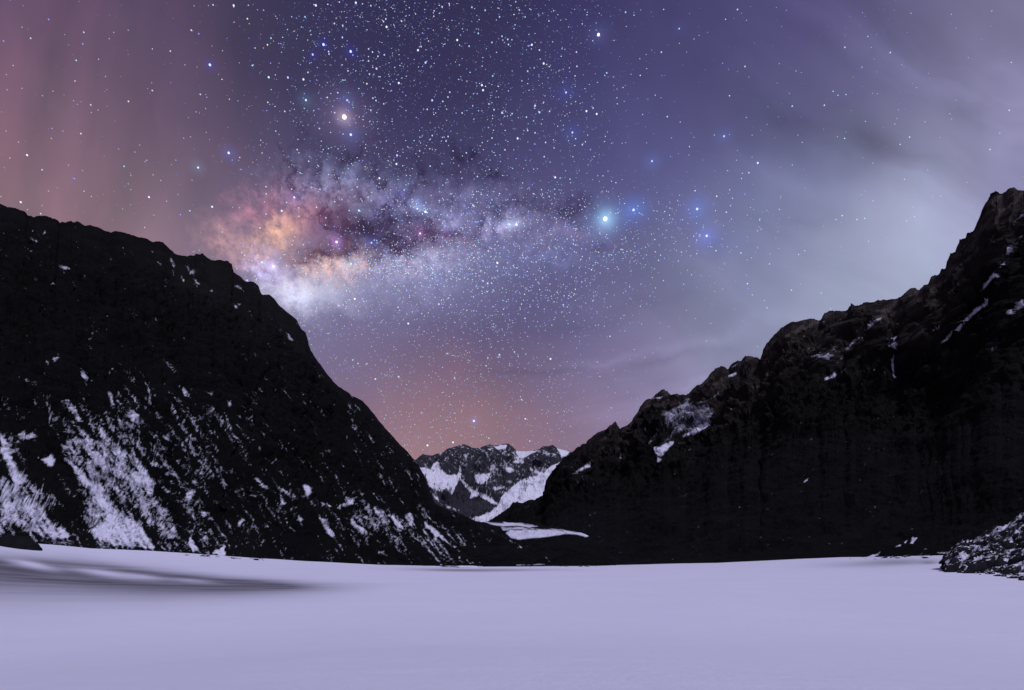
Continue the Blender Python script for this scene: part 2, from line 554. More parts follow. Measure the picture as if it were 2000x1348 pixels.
def sdist(px, py, poly):
    """signed distance (positive inside) of points to polygon"""
    P = np.array(poly, float)
    Q = np.roll(P, -1, 0)
    inside = np.zeros(px.shape, bool)
    dmin = np.full(px.shape, 1e9)
    for (x0, y0), (x1, y1) in zip(P, Q):
        dx, dy = x1 - x0, y1 - y0
        L = dx * dx + dy * dy + 1e-9
        t = np.clip(((px - x0) * dx + (py - y0) * dy) / L, 0, 1)
        dmin = np.minimum(dmin, (px - x0 - t * dx) ** 2 + (py - y0 - t * dy) ** 2)
        if y0 != y1:
            cond = ((y0 > py) != (y1 > py)) & (px < dx * (py - y0) / dy + x0)
            inside ^= cond
    d = np.sqrt(dmin)
    return np.where(inside, d, -d)


def paint(px, py, S, polys, n, feather=3.0, amp=0.5):
    for val, poly in polys:
        P = np.array(poly)
        x0, y0 = P.min(0) - 8
        x1, y1 = P.max(0) + 8
        m = (px > x0) & (px < x1) & (py > y0) & (py < y1)
        if not m.any():
            continue
        d = sdist(px[m], py[m], poly)
        wgt = np.clip(d / feather * 0.5 + 0.5, 0, 1)
        S[m] = np.maximum(S[m], wgt * val + amp * (n[m] - 0.5) * np.clip(wgt * 2, 0, 1))
    return S


def gau(px, py, cx, cy, sx, sy, rot=0.0):
    c, s = math.cos(math.radians(rot)), math.sin(math.radians(rot))
    dx, dy = px - cx, py - cy
    u, v = (c * dx + s * dy) / sx, (-s * dx + c * dy) / sy
    return np.exp(-0.5 * (u * u + v * v))


def streak(px, py, ang, L, Wd, oct=5, seed=0, gain=0.55):
    c, s = math.cos(math.radians(ang)), math.sin(math.radians(ang))
    wx = 8 * (fbm(px / 25, py / 25, oct=3, seed=seed + 5) - 0.5)
    u = c * px + s * py
    v = -s * px + c * py + wx
    n = fbm(u / L, v / Wd, oct=oct, gain=gain, seed=seed)
    return np.clip((n - 0.5) * 1.9 + 0.5, 0, 1)


# ------------------------------------------------------------------ relief builder
def relief(name, mat, px0, px1, dpx, nrow, ridge, foot, Yf, Yr, g, amp, nscale, snow_fn, back=(500, 0.8), seed=0,
           top=0.18, gully=None, crest=0.0, low=1.0, hfull=0.0, fade=0.80):
    px = np.arange(px0, px1 + dpx * 0.5, dpx)
    ry, fy = line(ridge, px), line(foot, px)
    if crest:
        ry = ry + crest * (ridged(px / 26.0, px * 0, oct=5, gain=0.6, seed=seed + 90) - 0.45)
    yf, yr = line(Yf, px), line(Yr, px)
    s = np.linspace(0, 1, nrow)[:, None]
    PX = np.broadcast_to(px, (nrow, len(px))).copy()
    PY = fy + (ry - fy) * s
    Y = yf + (yr - yf) * (s ** g)
    X = (PX - 1000) / F * Y
    Z = CAM_H + (HY - PY) / F * Y
    # far side of the ridge
    nb = 26
    tb = np.linspace(0, 1, nb + 1)[1:, None]
    Yb = Y[-1] + tb * back[0]
    Xb = (PX[-1] - 1000) / F * (Y[-1] + tb * back[0] * 0.75)
    Zb = np.maximum(Z[-1] - (tb ** 1.15) * back[0] * back[1], -30)
    V = np.stack([np.concatenate([X, Xb]), np.concatenate([Y, Yb]), np.concatenate([Z, Zb])], -1)
    # displacement along the surface normal
    du = np.gradient(V, axis=1)
    dv = np.gradient(V, axis=0)
    Nn = np.cross(du, dv)
    Nn /= np.linalg.norm(Nn, axis=-1, keepdims=True) + 1e-9
    if Nn[: nrow // 2, :, 1].mean() > 0:
        Nn = -Nn
    q = V / nscale
    if gully is not None:
        q = np.stack([q[..., 0] + gully[0] * q[..., 2], q[..., 1] * 0.6, q[..., 2] * gully[1]], -1)
    d = ridged3(q, 7, 0.55, seed) - 0.42
    d2 = fbm3(V / (nscale * .2), 4, 0.6, seed + 7) * 0.6
    sv = np.concatenate([np.broadcast_to(s, (nrow, 1)), np.ones((nb, 1))])
    tap = sstep(-0.04 if name == 'scree_slope' else 0.0, 0.10, sv) * (top + (1 - top) * (1 - sstep(fade, 1.0, sv)))
    tap = tap * (low + (1 - low) * sstep(0.35, 0.85, sv + 0.25 * (fbm(V[..., 0] / 160, V[..., 2] / 160, oct=3, seed=seed + 3) - .5)))
    if name == 'scree_slope':
        tap = tap * sstep(1844, 1870, px)[None, :]
    tap[nrow:] = top + 0.5 * tb
    hs = np.clip((fy - ry) / hfull, 0.12, 1.0)[None, :] if hfull else 1.0
    V = V + Nn * (hs * (d * amp + d2 * amp * 0.30) * tap)[..., None]
    # snow cover of the finished surface
    PXd = 1000 + F * V[:nrow, :, 0] / V[:nrow, :, 1]
    PYd = HY - F * (V[:nrow, :, 2] - CAM_H) / V[:nrow, :, 1]
    S, crag = snow_fn(PXd, PYd, s)
    S = np.concatenate([S, np.full(Xb.shape, 0.2)])
    crag = np.concatenate([crag, np.full(Xb.shape, 0.3)])
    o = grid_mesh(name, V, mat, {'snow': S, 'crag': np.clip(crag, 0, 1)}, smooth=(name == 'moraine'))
    return o, V


# ---- left mountain with its moraine foot
RIDGE_L = [(-420, 250), (-250, 330), (-120, 372), (0, 399), (15, 405), (30, 407), (50, 415), (55, 422), (95, 424), (128, 437), (136, 432), (150, 432),
           (165, 438), (190, 443), (205, 449), (230, 451), (245, 455), (260, 456), (272, 462), (295, 468), (318, 474), (330, 484), (345, 495),
           (358, 500), (375, 497), (395, 495), (405, 502), (415, 507), (430, 507), (445, 510), (455, 516), (458, 530), (472, 540), (482, 549),
           (495, 550), (506, 558), (512, 574), (525, 575), (531, 577), (545, 596), (560, 608), (580, 625), (590, 645), (597, 650), (602, 664), (608, 684),
           (617, 697), (635, 722), (655, 747), (690, 773), (720, 795), (740, 822), (760, 845), (780, 868), (800, 890), (815, 905), (828, 930),
           (835, 950), (842, 968), (850, 983), (870, 995), (900, 1006), (930, 1018), (960, 1033), (985, 1047), (1010, 1062), (1030, 1080),
           (1046, 1099), (1056, 1111)]
EDGE = [(-900, 1010), (-420, 1030), (0, 1050), (100, 1059), (180, 1068), (300, 1074), (430, 1083), (480, 1087), (600, 1095), (740, 1103), (900, 1107),
        (1000, 1106), (1160, 1105), (1240, 1103), (1400, 1099), (1640, 1087), (1700, 1087), (1850, 1083), (2000, 1080), (2400, 1070), (3000, 1060)]
EDGE_Y = [(-900, 150), (-420, 200), (0, 260), (300, 330), (600, 420), (800, 480), (1000, 495), (1160, 495), (1400, 470), (1640, 430), (1850, 385), (2000, 350), (2400, 260), (3000, 170)]
FOOT_L = [(x, y + 7) for x, y in EDGE]

Z2 = lambda p: zp(p, 3.37, 0, 700)
Z4 = lambda p: zp(p, 4.0, 400, 840)
Z5 = lambda p: zp(p, 4.348, 780, 820)
Z6 = lambda p: zp(p, 3.852, 1100, 650)
Z7 = lambda p: zp(p, 3.288, 1480, 350)
Z8 = lambda p: zp(p, 3.846, 1480, 900)
Z1 = lambda p: zp(p, 3.964, 0, 380)
Z3 = lambda p: zp(p, 3.37, 400, 480)
PL = [
    (.62, Z2([(0, 780), (60, 800), (110, 850), (150, 900), (230, 960), (270, 930), (290, 990), (320, 1050), (400, 1100), (480, 1180), (300, 1200), (180, 1120), (100, 1090), (0, 1120)])),
    (.78, Z2([(0, 460), (30, 520), (70, 620), (100, 700), (160, 760), (200, 820), (120, 830), (60, 770), (30, 680), (0, 600)])),
    (.76, Z2([(400, 580), (450, 660), (520, 720), (600, 800), (660, 890), (740, 970), (830, 1040), (920, 1080), (960, 1160), (1040, 1260), (860, 1250), (740, 1230), (640, 1190), (600, 1120), (680, 1080), (700, 1010), (620, 930), (560, 830), (480, 740), (420, 660)])),
    (.54, Z2([(400, 560), (560, 520), (680, 540), (800, 590), (900, 650), (960, 720), (1040, 800), (1000, 900), (1040, 950), (1120, 1010), (1180, 1150), (1200, 1200), (1060, 1180), (960, 1080), (900, 1000), (760, 880), (640, 760), (480, 640)])),
    (.66, Z2([(420, 250), (480, 290), (540, 390), (550, 420), (500, 420), (450, 340)])),
    (.80, Z2([(540, 60), (570, 110), (590, 200), (610, 245), (580, 240), (560, 160), (530, 110)])),
    (.62, Z2([(100, 470), (240, 490), (260, 510), (160, 550), (120, 520)])),
    (.80, Z2([(230, 640), (300, 660), (340, 620), (370, 680), (330, 720), (270, 670)])),
    (.66, Z2([(660, 440), (740, 520), (760, 560), (690, 530), (640, 470)])),
    (.95, Z2([(1250, 1160), (1280, 1200), (1310, 1270), (1270, 1270), (1240, 1220)])),
    (.85, Z2([(1400, 1270), (1480, 1230), (1480, 1300), (1390, 1290)])),
    (.80, Z2([(955, 145), (980, 190), (1000, 300), (985, 325), (972, 200)])),
    (.80, Z2([(1080, 10), (1130, 35), (1190, 130), (1150, 100), (1100, 40)])),
    (.95, Z2([(1205, 190), (1222, 200), (1240, 245), (1215, 245)])),
    (.75, Z2([(1115, 260), (1135, 300), (1165, 385), (1140, 350)])),
    (.80, Z2([(970, 665), (1010, 680), (1085, 712), (1000, 715)])),
    (.70, Z2([(860, 380), (885, 350), (925, 372), (880, 420)])),
    (.75, Z2([(300, 375), (330, 390), (355, 460), (330, 450)])),
    (.70, Z2([(700, 190), (740, 230), (755, 330), (735, 320)])),
    (.70, Z2([(870, 240), (890, 260), (910, 350), (895, 340)])),
    (.72, Z2([(1360, 360), (1400, 430), (1440, 535), (1420, 510)])),
    (.70, Z2([(1240, 370), (1275, 410), (1330, 510), (1300, 490)])),
    (.75, Z2([(1385, 205), (1410, 215), (1405, 260), (1390, 250)])),
    (.80, Z2([(1500, 275), (1530, 310), (1510, 318)])),
    (.80, Z2([(1645, 370), (1660, 385), (1680, 440), (1665, 430)])),
    (.62, Z2([(1060, 480), (1110, 520), (1180, 580), (1160, 585), (1090, 540)])),
    (.65, Z2([(1200, 890), (1290, 860), (1250, 960)])),
    (.70, Z2([(1300, 1010), (1350, 1010), (1340, 1060)])), (.75, Z2([(1370, 1005), (1390, 1005), (1380, 1045)])),
    (.66, Z2([(1390, 1060), (1470, 1150), (1500, 1185), (1470, 1180)])),
    (.62, Z2([(1550, 1110), (1590, 1030), (1615, 1060), (1570, 1120)])),
    (.66, Z2([(1490, 480), (1520, 520), (1550, 585), (1530, 560)])),
    (.70, Z2([(730, 60), (745, 70), (725, 115), (718, 95)])),
    (.95, Z4([(370, 345), (420, 380), (520, 470), (480, 465), (410, 400)])),
    (1.0, Z4([(770, 430), (820, 440), (830, 505), (790, 495)])),
    (.80, Z4([(580, 520), (640, 570), (600, 600)])), (.62, Z4([(575, 430), (620, 450), (690, 540), (640, 510), (590, 480)])),
    (.85, Z4([(840, 525), (900, 555), (1010, 605), (960, 598), (870, 555)])),
    (.66, Z4([(1010, 605), (1080, 560), (1170, 530), (1160, 590), (1080, 610), (1050, 630)])),
    (.70, Z4([(860, 640), (910, 655), (960, 720), (1050, 850), (980, 830), (930, 780)])),
    (.66, Z4([(1030, 630), (1160, 700), (1360, 855), (1200, 770)])),
    (.75, Z4([(1200, 620), (1300, 700), (1340, 720), (1260, 690), (1210, 640)])),
    (.62, Z4([(1300, 595), (1340, 590), (1390, 650), (1350, 680)])),
    (.90, Z4([(1430, 650), (1480, 670), (1570, 780), (1540, 780), (1480, 730)])),
    (.62, Z4([(1560, 640), (1620, 640), (1640, 690), (1620, 780), (1570, 740)])),
    (.90, Z4([(1700, 700), (1760, 740), (1850, 820), (1910, 890), (1800, 830), (1720, 760)])),
    (.75, Z4([(1730, 650), (1840, 760), (1820, 770), (1740, 670)])),
    (.70, Z4([(1710, 820), (1780, 880), (1720, 860)])), (.80, Z4([(730, 665), (790, 725), (740, 710)])),
    (.75, Z4([(1340, 930), (1400, 950), (1430, 990), (1360, 960)])), (.60, Z4([(1760, 980), (1860, 1030), (1800, 1010)])),
    (.66, Z4([(680, 560), (720, 600), (745, 670), (720, 640)])),
    (.75, Z4([(615, 320), (660, 355), (725, 400), (700, 398), (640, 350)])),
    (.80, Z5([(1000, 1040), (1060, 1090), (1170, 1195), (1160, 1205), (1050, 1110)])), (.75, Z5([(910, 1140), (1020, 1222), (1000, 1215)])),
    (.66, Z5([(770, 1050), (880, 1130), (830, 1115)])), (.70, Z5([(740, 880), (900, 960), (1000, 1030), (940, 1005), (830, 930)])),
    # flecks higher up
    (.85, Z1([(335, 240), (360, 275), (345, 320), (325, 315), (345, 280)])), (.80, Z1([(225, 330), (290, 360), (280, 372)])),
    (.75, Z1([(222, 415), (250, 430), (235, 438)])), (.85, Z1([(480, 550), (540, 578), (500, 585), (490, 615)])),
    (.85, Z1([(615, 630), (660, 625), (655, 690), (640, 685), (640, 645)])), (.70, Z1([(385, 660), (440, 665), (420, 712), (395, 705)])),
    (.75, Z1([(715, 1015), (730, 1060), (715, 1120), (675, 1138), (705, 1090)])), (.85, Z1([(398, 1270), (440, 1228), (458, 1240), (420, 1300)])),
    (.95, Z1([(355, 1275), (380, 1310), (360, 1320)])), (.85, Z1([(1325, 585), (1360, 600), (1345, 620)])), (.80, Z1([(1500, 650), (1550, 690), (1530, 695)])),
    (.62, Z1([(1440, 560), (1490, 590), (1520, 640), (1470, 620)])), (.65, Z1([(1790, 690), (1840, 700), (1915, 780), (1890, 775)])),
    (.85, Z1([(1620, 740), (1640, 735), (1645, 750)])), (.80, Z1([(1795, 885), (1820, 860), (1870, 845), (1830, 880)])),
    (.75, Z1([(1175, 915), (1230, 985), (1215, 985), (1180, 930)])), (.75, Z1([(275, 1105), (300, 1095), (305, 1125), (290, 1130)])),
    (.62, Z1([(1310, 460), (1360, 520), (1350, 590), (1320, 520)])), (.66, Z1([(1390, 610), (1430, 660), (1425, 690)])),
    (.70, Z1([(1205, 515), (1250, 540), (1245, 550)])), (.60, Z1([(945, 400), (965, 400), (955, 440)])),
    (.70, Z3([(520, 560), (560, 580), (590, 630), (570, 630), (530, 590)])), (.70, Z3([(585, 685), (640, 720), (610, 705)])),
    (.60, Z3([(590, 545), (615, 555), (610, 570)])), (.80, Z3([(155, 1015), (180, 1055), (160, 1055)])),
    (.80, Z3([(300, 1115), (330, 1180), (315, 1175)])), (.80, Z3([(980, 1210), (1000, 1195), (998, 1212)])),
    (.80, Z3([(195, 895), (212, 900), (205, 920)])), (.70, Z3([(140, 1230), (195, 1310), (180, 1310)])),
    (.75, Z3([(735, 1185), (752, 1190), (745, 1200)])), (.75, Z3([(725, 1230), (738, 1236), (730, 1244)])),
]


def snow_left(PX, PY, s):
    n1 = streak(PX, PY, 54, 34, 6, seed=3, gain=0.62)
    n2 = fbm(PX / 4.0, PY / 4.0, oct=4, gain=0.6, seed=21)
    n2 = np.clip((n2 - 0.5) * 2 + 0.5, 0, 1)
    D = 0.44 * gau(PX, PY, 190, 970, 130, 70, 30) + 0.34 * gau(PX, PY, 50, 985, 90, 70) \
        + 0.16 * gau(PX, PY, 200, 850, 140, 60, 20) + 0.14 * gau(PX, PY, 330, 810, 100, 60, 30) \
        + 0.15 * gau(PX, PY, 640, 1000, 150, 35, 18) + 0.17 * gau(PX, PY, 860, 1060, 130, 30, 22) + 0.18 * gau(PX, PY, 330, 1050, 110, 30) \
        + 0.05 * gau(PX, PY, 420, 540, 80, 30, 30)
    # bare gullies
    D -= 0.55 * gau(PX, PY, 128, 965, 28, 75, -22) + 0.45 * gau(PX, PY, 300, 1000, 26, 60, -30) + 0.35 * gau(PX, PY, 70, 905, 25, 40, -20) \
        + 0.3 * gau(PX, PY, 230, 925, 18, 40, -40)
    S = 0.10 - 0.13 * sstep(900, 720, PY + 0.12 * PX) + D + 0.66 * (n1 - 0.5) + 0.42 * (n2 - 0.5)
    n = 0.55 * n1 + 0.45 * n2
    S = paint(PX + 5 * (fbm(PX / 9, PY / 9, oct=3, seed=8) - .5), PY + 5 * (fbm(PX / 9, PY / 9, oct=3, seed=9) - .5), S, [(v * (1.12 if np.mean([p[1] for p in q]) > 760 else 0.90), q) for v, q in PL], n, 3.6, 1.0)
    crag = 0.55 * gau(PX, PY, 420, 560, 90, 50, 30) + 0.35 * gau(PX, PY, 560, 650, 70, 40, 50)
    return S, crag


YF_L = [(x, y * 0.965) for x, y in EDGE_Y]
YR_L = [(-420, 620), (0, 860), (300, 1000), (600, 1200), (800, 1180), (850, 1000), (930, 800), (1000, 640), (1056, 500)]
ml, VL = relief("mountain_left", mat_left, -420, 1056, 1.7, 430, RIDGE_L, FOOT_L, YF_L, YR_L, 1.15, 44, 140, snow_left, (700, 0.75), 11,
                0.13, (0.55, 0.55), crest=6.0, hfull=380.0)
tag(ml, "black rocky mountain on the left with snow streaks on its lower flank and a moraine foot", "mountain", kind="structure")

# ---- right mountain
RIDGE_R = [(940, 1026), (955, 1018), (975, 1004), (985, 998), (995, 990), (1002, 981), (1010, 979), (1020, 983), (1035, 979), (1050, 975), (1060, 968),
           (1064, 955), (1067, 940), (1075, 926), (1088, 910), (1100, 896), (1115, 883), (1130, 873), (1145, 864), (1160, 853), (1180, 840), (1196, 828), (1203, 823), (1207, 829),
           (1212, 838), (1222, 832), (1238, 818), (1247, 806), (1252, 795), (1262, 783), (1276, 775), (1285, 765), (1295, 760), (1304, 764), (1311, 773),
           (1320, 770), (1333, 772), (1345, 769), (1357, 756), (1375, 745), (1383, 732), (1396, 721), (1408, 717), (1422, 720), (1430, 710),
           (1440, 703), (1446, 706), (1455, 696), (1466, 696), (1480, 700), (1487, 705), (1488, 690), (1494, 675), (1503, 668), (1515, 656), (1530, 641),
           (1552, 630), (1560, 632), (1580, 625), (1603, 622), (1610, 612), (1625, 608), (1632, 606), (1645, 607), (1655, 600), (1663, 592), (1672, 598),
           (1685, 590), (1700, 588), (1715, 585), (1733, 586), (1752, 586), (1765, 575), (1775, 565), (1785, 564), (1796, 567), (1805, 555), (1815, 556),
           (1818, 541), (1834, 534), (1838, 526), (1846, 528), (1848, 512), (1855, 496), (1864, 494), (1866, 484), (1874, 468), (1884, 464), (1888, 454), (1900, 450),
           (1905, 440), (1910, 426), (1917, 405), (1925, 390), (1935, 377), (1948, 372), (1956, 376), (1966, 371), (1980, 368), (1990, 374), (2000, 374),
           (2060, 340), (2200, 300), (2420, 240)]
FOOT_R = [(x, y + 6) for x, y in EDGE]
PR = [
    (1.0, Z6([(890, 790), (960, 740), (1120, 660), (1090, 700), (980, 760)])), (.95, Z6([(640, 840), (700, 750), (712, 745), (660, 830)])),
    (.95, Z6([(670, 860), (720, 860), (780, 830), (845, 810), (830, 840), (780, 880), (740, 940), (690, 910)])),
    (.72, Z6([(760, 660), (800, 620), (850, 590), (870, 570), (830, 640), (810, 670)])),
    (.32, Z6([(750, 600), (930, 520), (1140, 560), (1100, 700), (880, 760), (760, 700)])),
    (.80, Z6([(50, 1070), (110, 1030), (230, 950), (200, 1010), (150, 1030)])), (.85, Z6([(425, 920), (440, 900), (438, 955), (427, 955)])),
    (.70, Z6([(655, 490), (750, 480), (750, 492), (670, 498)])), (.66, Z6([(1130, 350), (1200, 340), (1190, 365)])),
    (.60, Z6([(1240, 320), (1310, 290), (1300, 330), (1250, 335)])), (.60, Z6([(1245, 260), (1320, 225), (1280, 260)])),
    (.70, Z6([(700, 930), (745, 950), (720, 975)])), (.70, Z6([(600, 740), (632, 700), (620, 740)])), (.80, Z6([(930, 890), (1000, 840), (960, 880)])),
    (.80, Z6([(1250, 580), (1280, 568), (1265, 585)])),
    (.90, Z7([(1200, 1030), (1350, 880), (1480, 760), (1475, 800), (1370, 890), (1230, 1020)])),
    (.62, Z7([(1375, 755), (1440, 700), (1520, 590), (1590, 520), (1600, 440), (1650, 400), (1620, 490), (1560, 590), (1460, 700)])),
    (.85, Z7([(1640, 450), (1700, 340), (1710, 350), (1650, 440)])), (.80, Z7([(1630, 300), (1700, 215), (1710, 225), (1640, 300)])),
    (1.0, Z7([(845, 1060), (890, 1045), (885, 1090), (870, 1090)])), (.90, Z7([(820, 1025), (900, 1010), (880, 1030)])),
    (.95, Z7([(868, 1130), (876, 1135), (868, 1190), (882, 1270), (870, 1270), (858, 1190)])),
    (.66, Z7([(355, 1120), (440, 1130), (490, 1070), (495, 1090), (470, 1160), (400, 1155)])),
    (.60, Z7([(550, 1100), (630, 1020), (710, 997), (640, 1030), (570, 1100)])), (.85, Z7([(400, 1290), (490, 1250), (515, 1220), (500, 1260), (440, 1290)])),
    (.58, Z7([(1590, 880), (1650, 810), (1710, 760), (1710, 820), (1640, 860)])),
    (.62, Z7([(660, 960), (740, 910), (810, 870), (800, 890), (720, 950)])), (.60, Z7([(1100, 985), (1180, 925), (1160, 960)])),
    (.85, Z7([(735, 1210), (755, 1225), (745, 1230)])),
    (.85, Z8([(1100, 610), (1130, 600), (1110, 630)])), (.95, Z8([(1160, 580), (1195, 575), (1165, 628), (1145, 625)])), (.85, Z8([(1030, 650), (1080, 628), (1070, 650)])),
    (.80, Z8([(800, 725), (920, 690), (900, 715), (840, 735)])), (.7, Z8([(340, 160), (380, 120), (370, 150)])),
    (.75, Z8([(1220, 720), (1300, 705), (1290, 718)])), (.7, Z8([(1340, 690), (1440, 680), (1400, 700)])),
]


def snow_right(PX, PY, s):
    n1 = streak(PX, PY, -36, 26, 5, seed=53, gain=0.62)
    n2 = fbm(PX / 6.0, PY / 6.0, oct=4, seed=61)
    n2 = np.clip((n2 - 0.5) * 2 + 0.5, 0, 1)
    D = 0.34 * gau(PX, PY, 1345, 815, 55, 28, -30) + 0.16 * gau(PX, PY, 1620, 680, 90, 40, -20) + 0.12 * gau(PX, PY, 1130, 915, 30, 20, -35) \
        + 0.2 * gau(PX, PY, 1880, 1085, 60, 14)
    S = 0.02 + D + 0.55 * (n1 - 0.5) + 0.30 * (n2 - 0.5)
    n = 0.6 * n1 + 0.4 * n2
    S = paint(PX + 5 * (fbm(PX / 9, PY / 9, oct=3, seed=68) - .5), PY + 5 * (fbm(PX / 9, PY / 9, oct=3, seed=69) - .5), S, [(v + 0.22, q) for v, q in PR], n, 2.2, 0.45)
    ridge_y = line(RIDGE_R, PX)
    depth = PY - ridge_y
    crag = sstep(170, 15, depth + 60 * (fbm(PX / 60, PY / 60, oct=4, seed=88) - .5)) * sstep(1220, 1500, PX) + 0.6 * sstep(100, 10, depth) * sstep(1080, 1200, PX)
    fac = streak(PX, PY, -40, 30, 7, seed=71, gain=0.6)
    crag = crag * np.clip(2.6 * (fac - 0.40), 0.26, 1)  # lighter brown streaks: lit crag faces painted into the rock colour
    return S, crag


YF_R = [(x, y * 0.97) for x, y in EDGE_Y]
YR_R = [(940, 1500), (1000, 1500), (1050, 1480), (1110, 1500), (1204, 1450), (1300, 1350), (1490, 1150), (1700, 1020), (1850, 900), (2000, 800), (2420, 560)]
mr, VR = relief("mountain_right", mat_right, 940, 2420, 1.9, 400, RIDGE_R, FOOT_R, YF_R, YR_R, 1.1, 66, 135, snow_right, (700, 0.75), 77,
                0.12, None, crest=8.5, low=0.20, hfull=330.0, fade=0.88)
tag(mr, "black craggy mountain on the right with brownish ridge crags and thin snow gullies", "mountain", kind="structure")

# ---- far mountain with glacier
RIDGE_F = [(700, 930), (770, 915), (808, 901), (818, 893), (826, 886), (833, 889), (845, 889), (858, 885), (866, 884), (872, 878), (877, 876), (890, 872),
           (897, 868), (907, 867), (916, 870), (922, 873), (930, 876), (940, 873), (950, 869), (958, 867), (964, 871), (972, 869), (985, 868), (993, 868),
           (1000, 873), (1010, 881), (1025, 881), (1045, 880), (1053, 877), (1060, 872), (1070, 872), (1080, 869), (1088, 875), (1097, 879), (1115, 882), (1160, 900), (1240, 930)]
FOOT_F = [(700, 1045), (1240, 1045)]
PF = [
    (1.0, Z5([(200, 400), (260, 420), (290, 370), (330, 340), (350, 420), (400, 460), (480, 470), (520, 440), (510, 500), (480, 560), (450, 640), (420, 620), (400, 580), (350, 610), (290, 590), (250, 560), (230, 500), (200, 450), (120, 440), (120, 400)])),
    (1.25, Z5([(1380, 370), (1350, 400), (1290, 460), (1240, 560), (1300, 640), (1170, 700), (1080, 720), (1000, 720), (930, 760), (850, 810), (770, 880), (600, 850), (650, 830), (740, 800), (830, 740), (880, 640), (960, 570), (1020, 520), (1100, 490), (1220, 460), (1280, 400), (1330, 370)])),
    (.90, Z5([(510, 380), (525, 380), (525, 500), (620, 590), (680, 620), (780, 660), (860, 720), (800, 720), (680, 650), (600, 670), (610, 620), (540, 550), (510, 480)])),
    (.82, Z5([(640, 470), (700, 460), (780, 450), (740, 520), (700, 560), (650, 540)])),
    (.85, Z5([(880, 390), (940, 400), (990, 430), (940, 450), (880, 420)])), (.70, Z5([(780, 380), (850, 370), (800, 430), (760, 440)])),
    (1.1, Z5([(800, 225), (910, 210), (905, 248), (830, 252)])), (.95, Z5([(930, 250), (980, 300), (1040, 340), (1060, 370), (960, 360), (1000, 340), (980, 280)])),
    (1.1, Z5([(985, 262), (1180, 262), (1100, 300), (1040, 335), (1000, 300)])), (.85, Z5([(1100, 400), (1160, 430), (1230, 450), (1180, 470), (1120, 430)])),
    (.70, Z5([(1130, 300), (1220, 320), (1140, 310)])), (1.0, Z5([(1330, 230), (1450, 270), (1440, 290), (1380, 330), (1360, 280)])),
    (.70, Z5([(1230, 280), (1340, 290), (1330, 305), (1240, 295)])), (.78, Z5([(780, 560), (900, 570), (840, 600), (800, 590)])),
    (.78, Z5([(270, 640), (340, 660), (330, 700), (520, 770), (470, 770), (380, 740)])), (.66, Z5([(880, 500), (980, 530), (930, 540)])),
    (.75, Z5([(735, 240), (800, 240), (770, 265)])), (.7, Z5([(540, 290), (590, 280), (570, 350)])),
]


def snow_far(PX, PY, s):
    n1 = streak(PX, PY, 28, 12, 3.2, seed=93, gain=0.65)
    n2 = fbm(PX / 2.4, PY / 2.4, oct=4, gain=0.6, seed=101)
    n2 = np.clip((n2 - 0.5) * 2 + 0.5, 0, 1)
    S = 0.22 + 0.72 * (n1 - 0.5) + 0.55 * (n2 - 0.5) + 0.1 * gau(PX, PY, 980, 920, 60, 30)
    S -= 0.3 * gau(PX, PY, 925, 985, 40, 14) + 0.25 * gau(PX, PY, 900, 955, 20, 20)
    n = 0.5 * n1 + 0.5 * n2
    S = paint(PX + 4 * (fbm(PX / 6, PY / 6, oct=3, seed=108) - .5), PY + 4 * (fbm(PX / 6, PY / 6, oct=3, seed=109) - .5), S, [(v * 1.08, q) for v, q in PF], n, 1.6, 0.75)
    return S, 0.3 * n2


mf, VF = relief("mountain_far", mat_far, 700, 1240, 0.8, 230, RIDGE_F, FOOT_F, [(700, 2000), (1240, 2000)], [(700, 3300), (1000, 3600), (1240, 3300)],
                1.0, 115, 300, snow_far, (1500, 0.6), 131, 0.06, (0.3, 0.7), crest=3.0)
tag(mf, "distant grey alpine ridge with snow slopes and a pale glacier flowing down", "mountain", kind="structure")

# ---- terrace of moraine in the valley mouth, snow on its top
RIDGE_M = [(880, 1024), (950, 1019), (985, 1019), (1033, 1022), (1075, 1028), (1110, 1034), (1140, 1042), (1152, 1048), (1170, 1060), (1200, 1090), (1215, 1112)]
FOOT_M = [(880, 1114), (1000, 1112), (1215, 1112)]
PM = [(1.0, Z5([(700, 862), (760, 868), (900, 872), (1040, 880), (1180, 905), (1100, 915), (1000, 900), (880, 905), (800, 895)])),
      (.92, Z5([(900, 960), (960, 935), (1120, 925), (1300, 930), (1480, 945), (1560, 958), (1612, 990), (1590, 998), (1500, 975), (1420, 970), (1300, 990), (1200, 1002), (1140, 1005), (1020, 1020), (950, 1005)])),
      (.66, Z5([(850, 905), (1000, 905), (1150, 925), (960, 940), (880, 945)])), (.62, Z5([(1080, 1080), (1130, 1060), (1175, 1010), (1140, 1060)])),
      (.70, Z5([(1245, 1170), (1285, 1205), (1270, 1205)])), (.85, Z5([(990, 1232), (1240, 1225), (1240, 1231), (1000, 1238)]))]


def snow_m(PX, PY, s):
    n1 = streak(PX, PY, 8, 24, 4, seed=203)
    n2 = fbm(PX / 5, PY / 5, oct=4, seed=211)
    S = -0.02 + 0.4 * (n1 - .5) + 0.2 * (n2 - .5)
    S = paint(PX + 3 * (n2 - .5), PY + 2 * (n1 - .5), S, [(v + .12, q) for v, q in PM], n1, 2.5, 0.45)
    return S, 0 * PX


mm, VM = relief("moraine", mat_right, 880, 1215, 1.0, 170, RIDGE_M, FOOT_M, [(880, 470), (1215, 470)], [(880, 900), (1000, 820), (1150, 640), (1215, 520)],
                1.4, 5, 40, snow_m, (300, 0.35), 151, 0.1)
tag(mm, "dark moraine terrace with a snowy flat top in the valley mouth", "moraine", kind="structure")

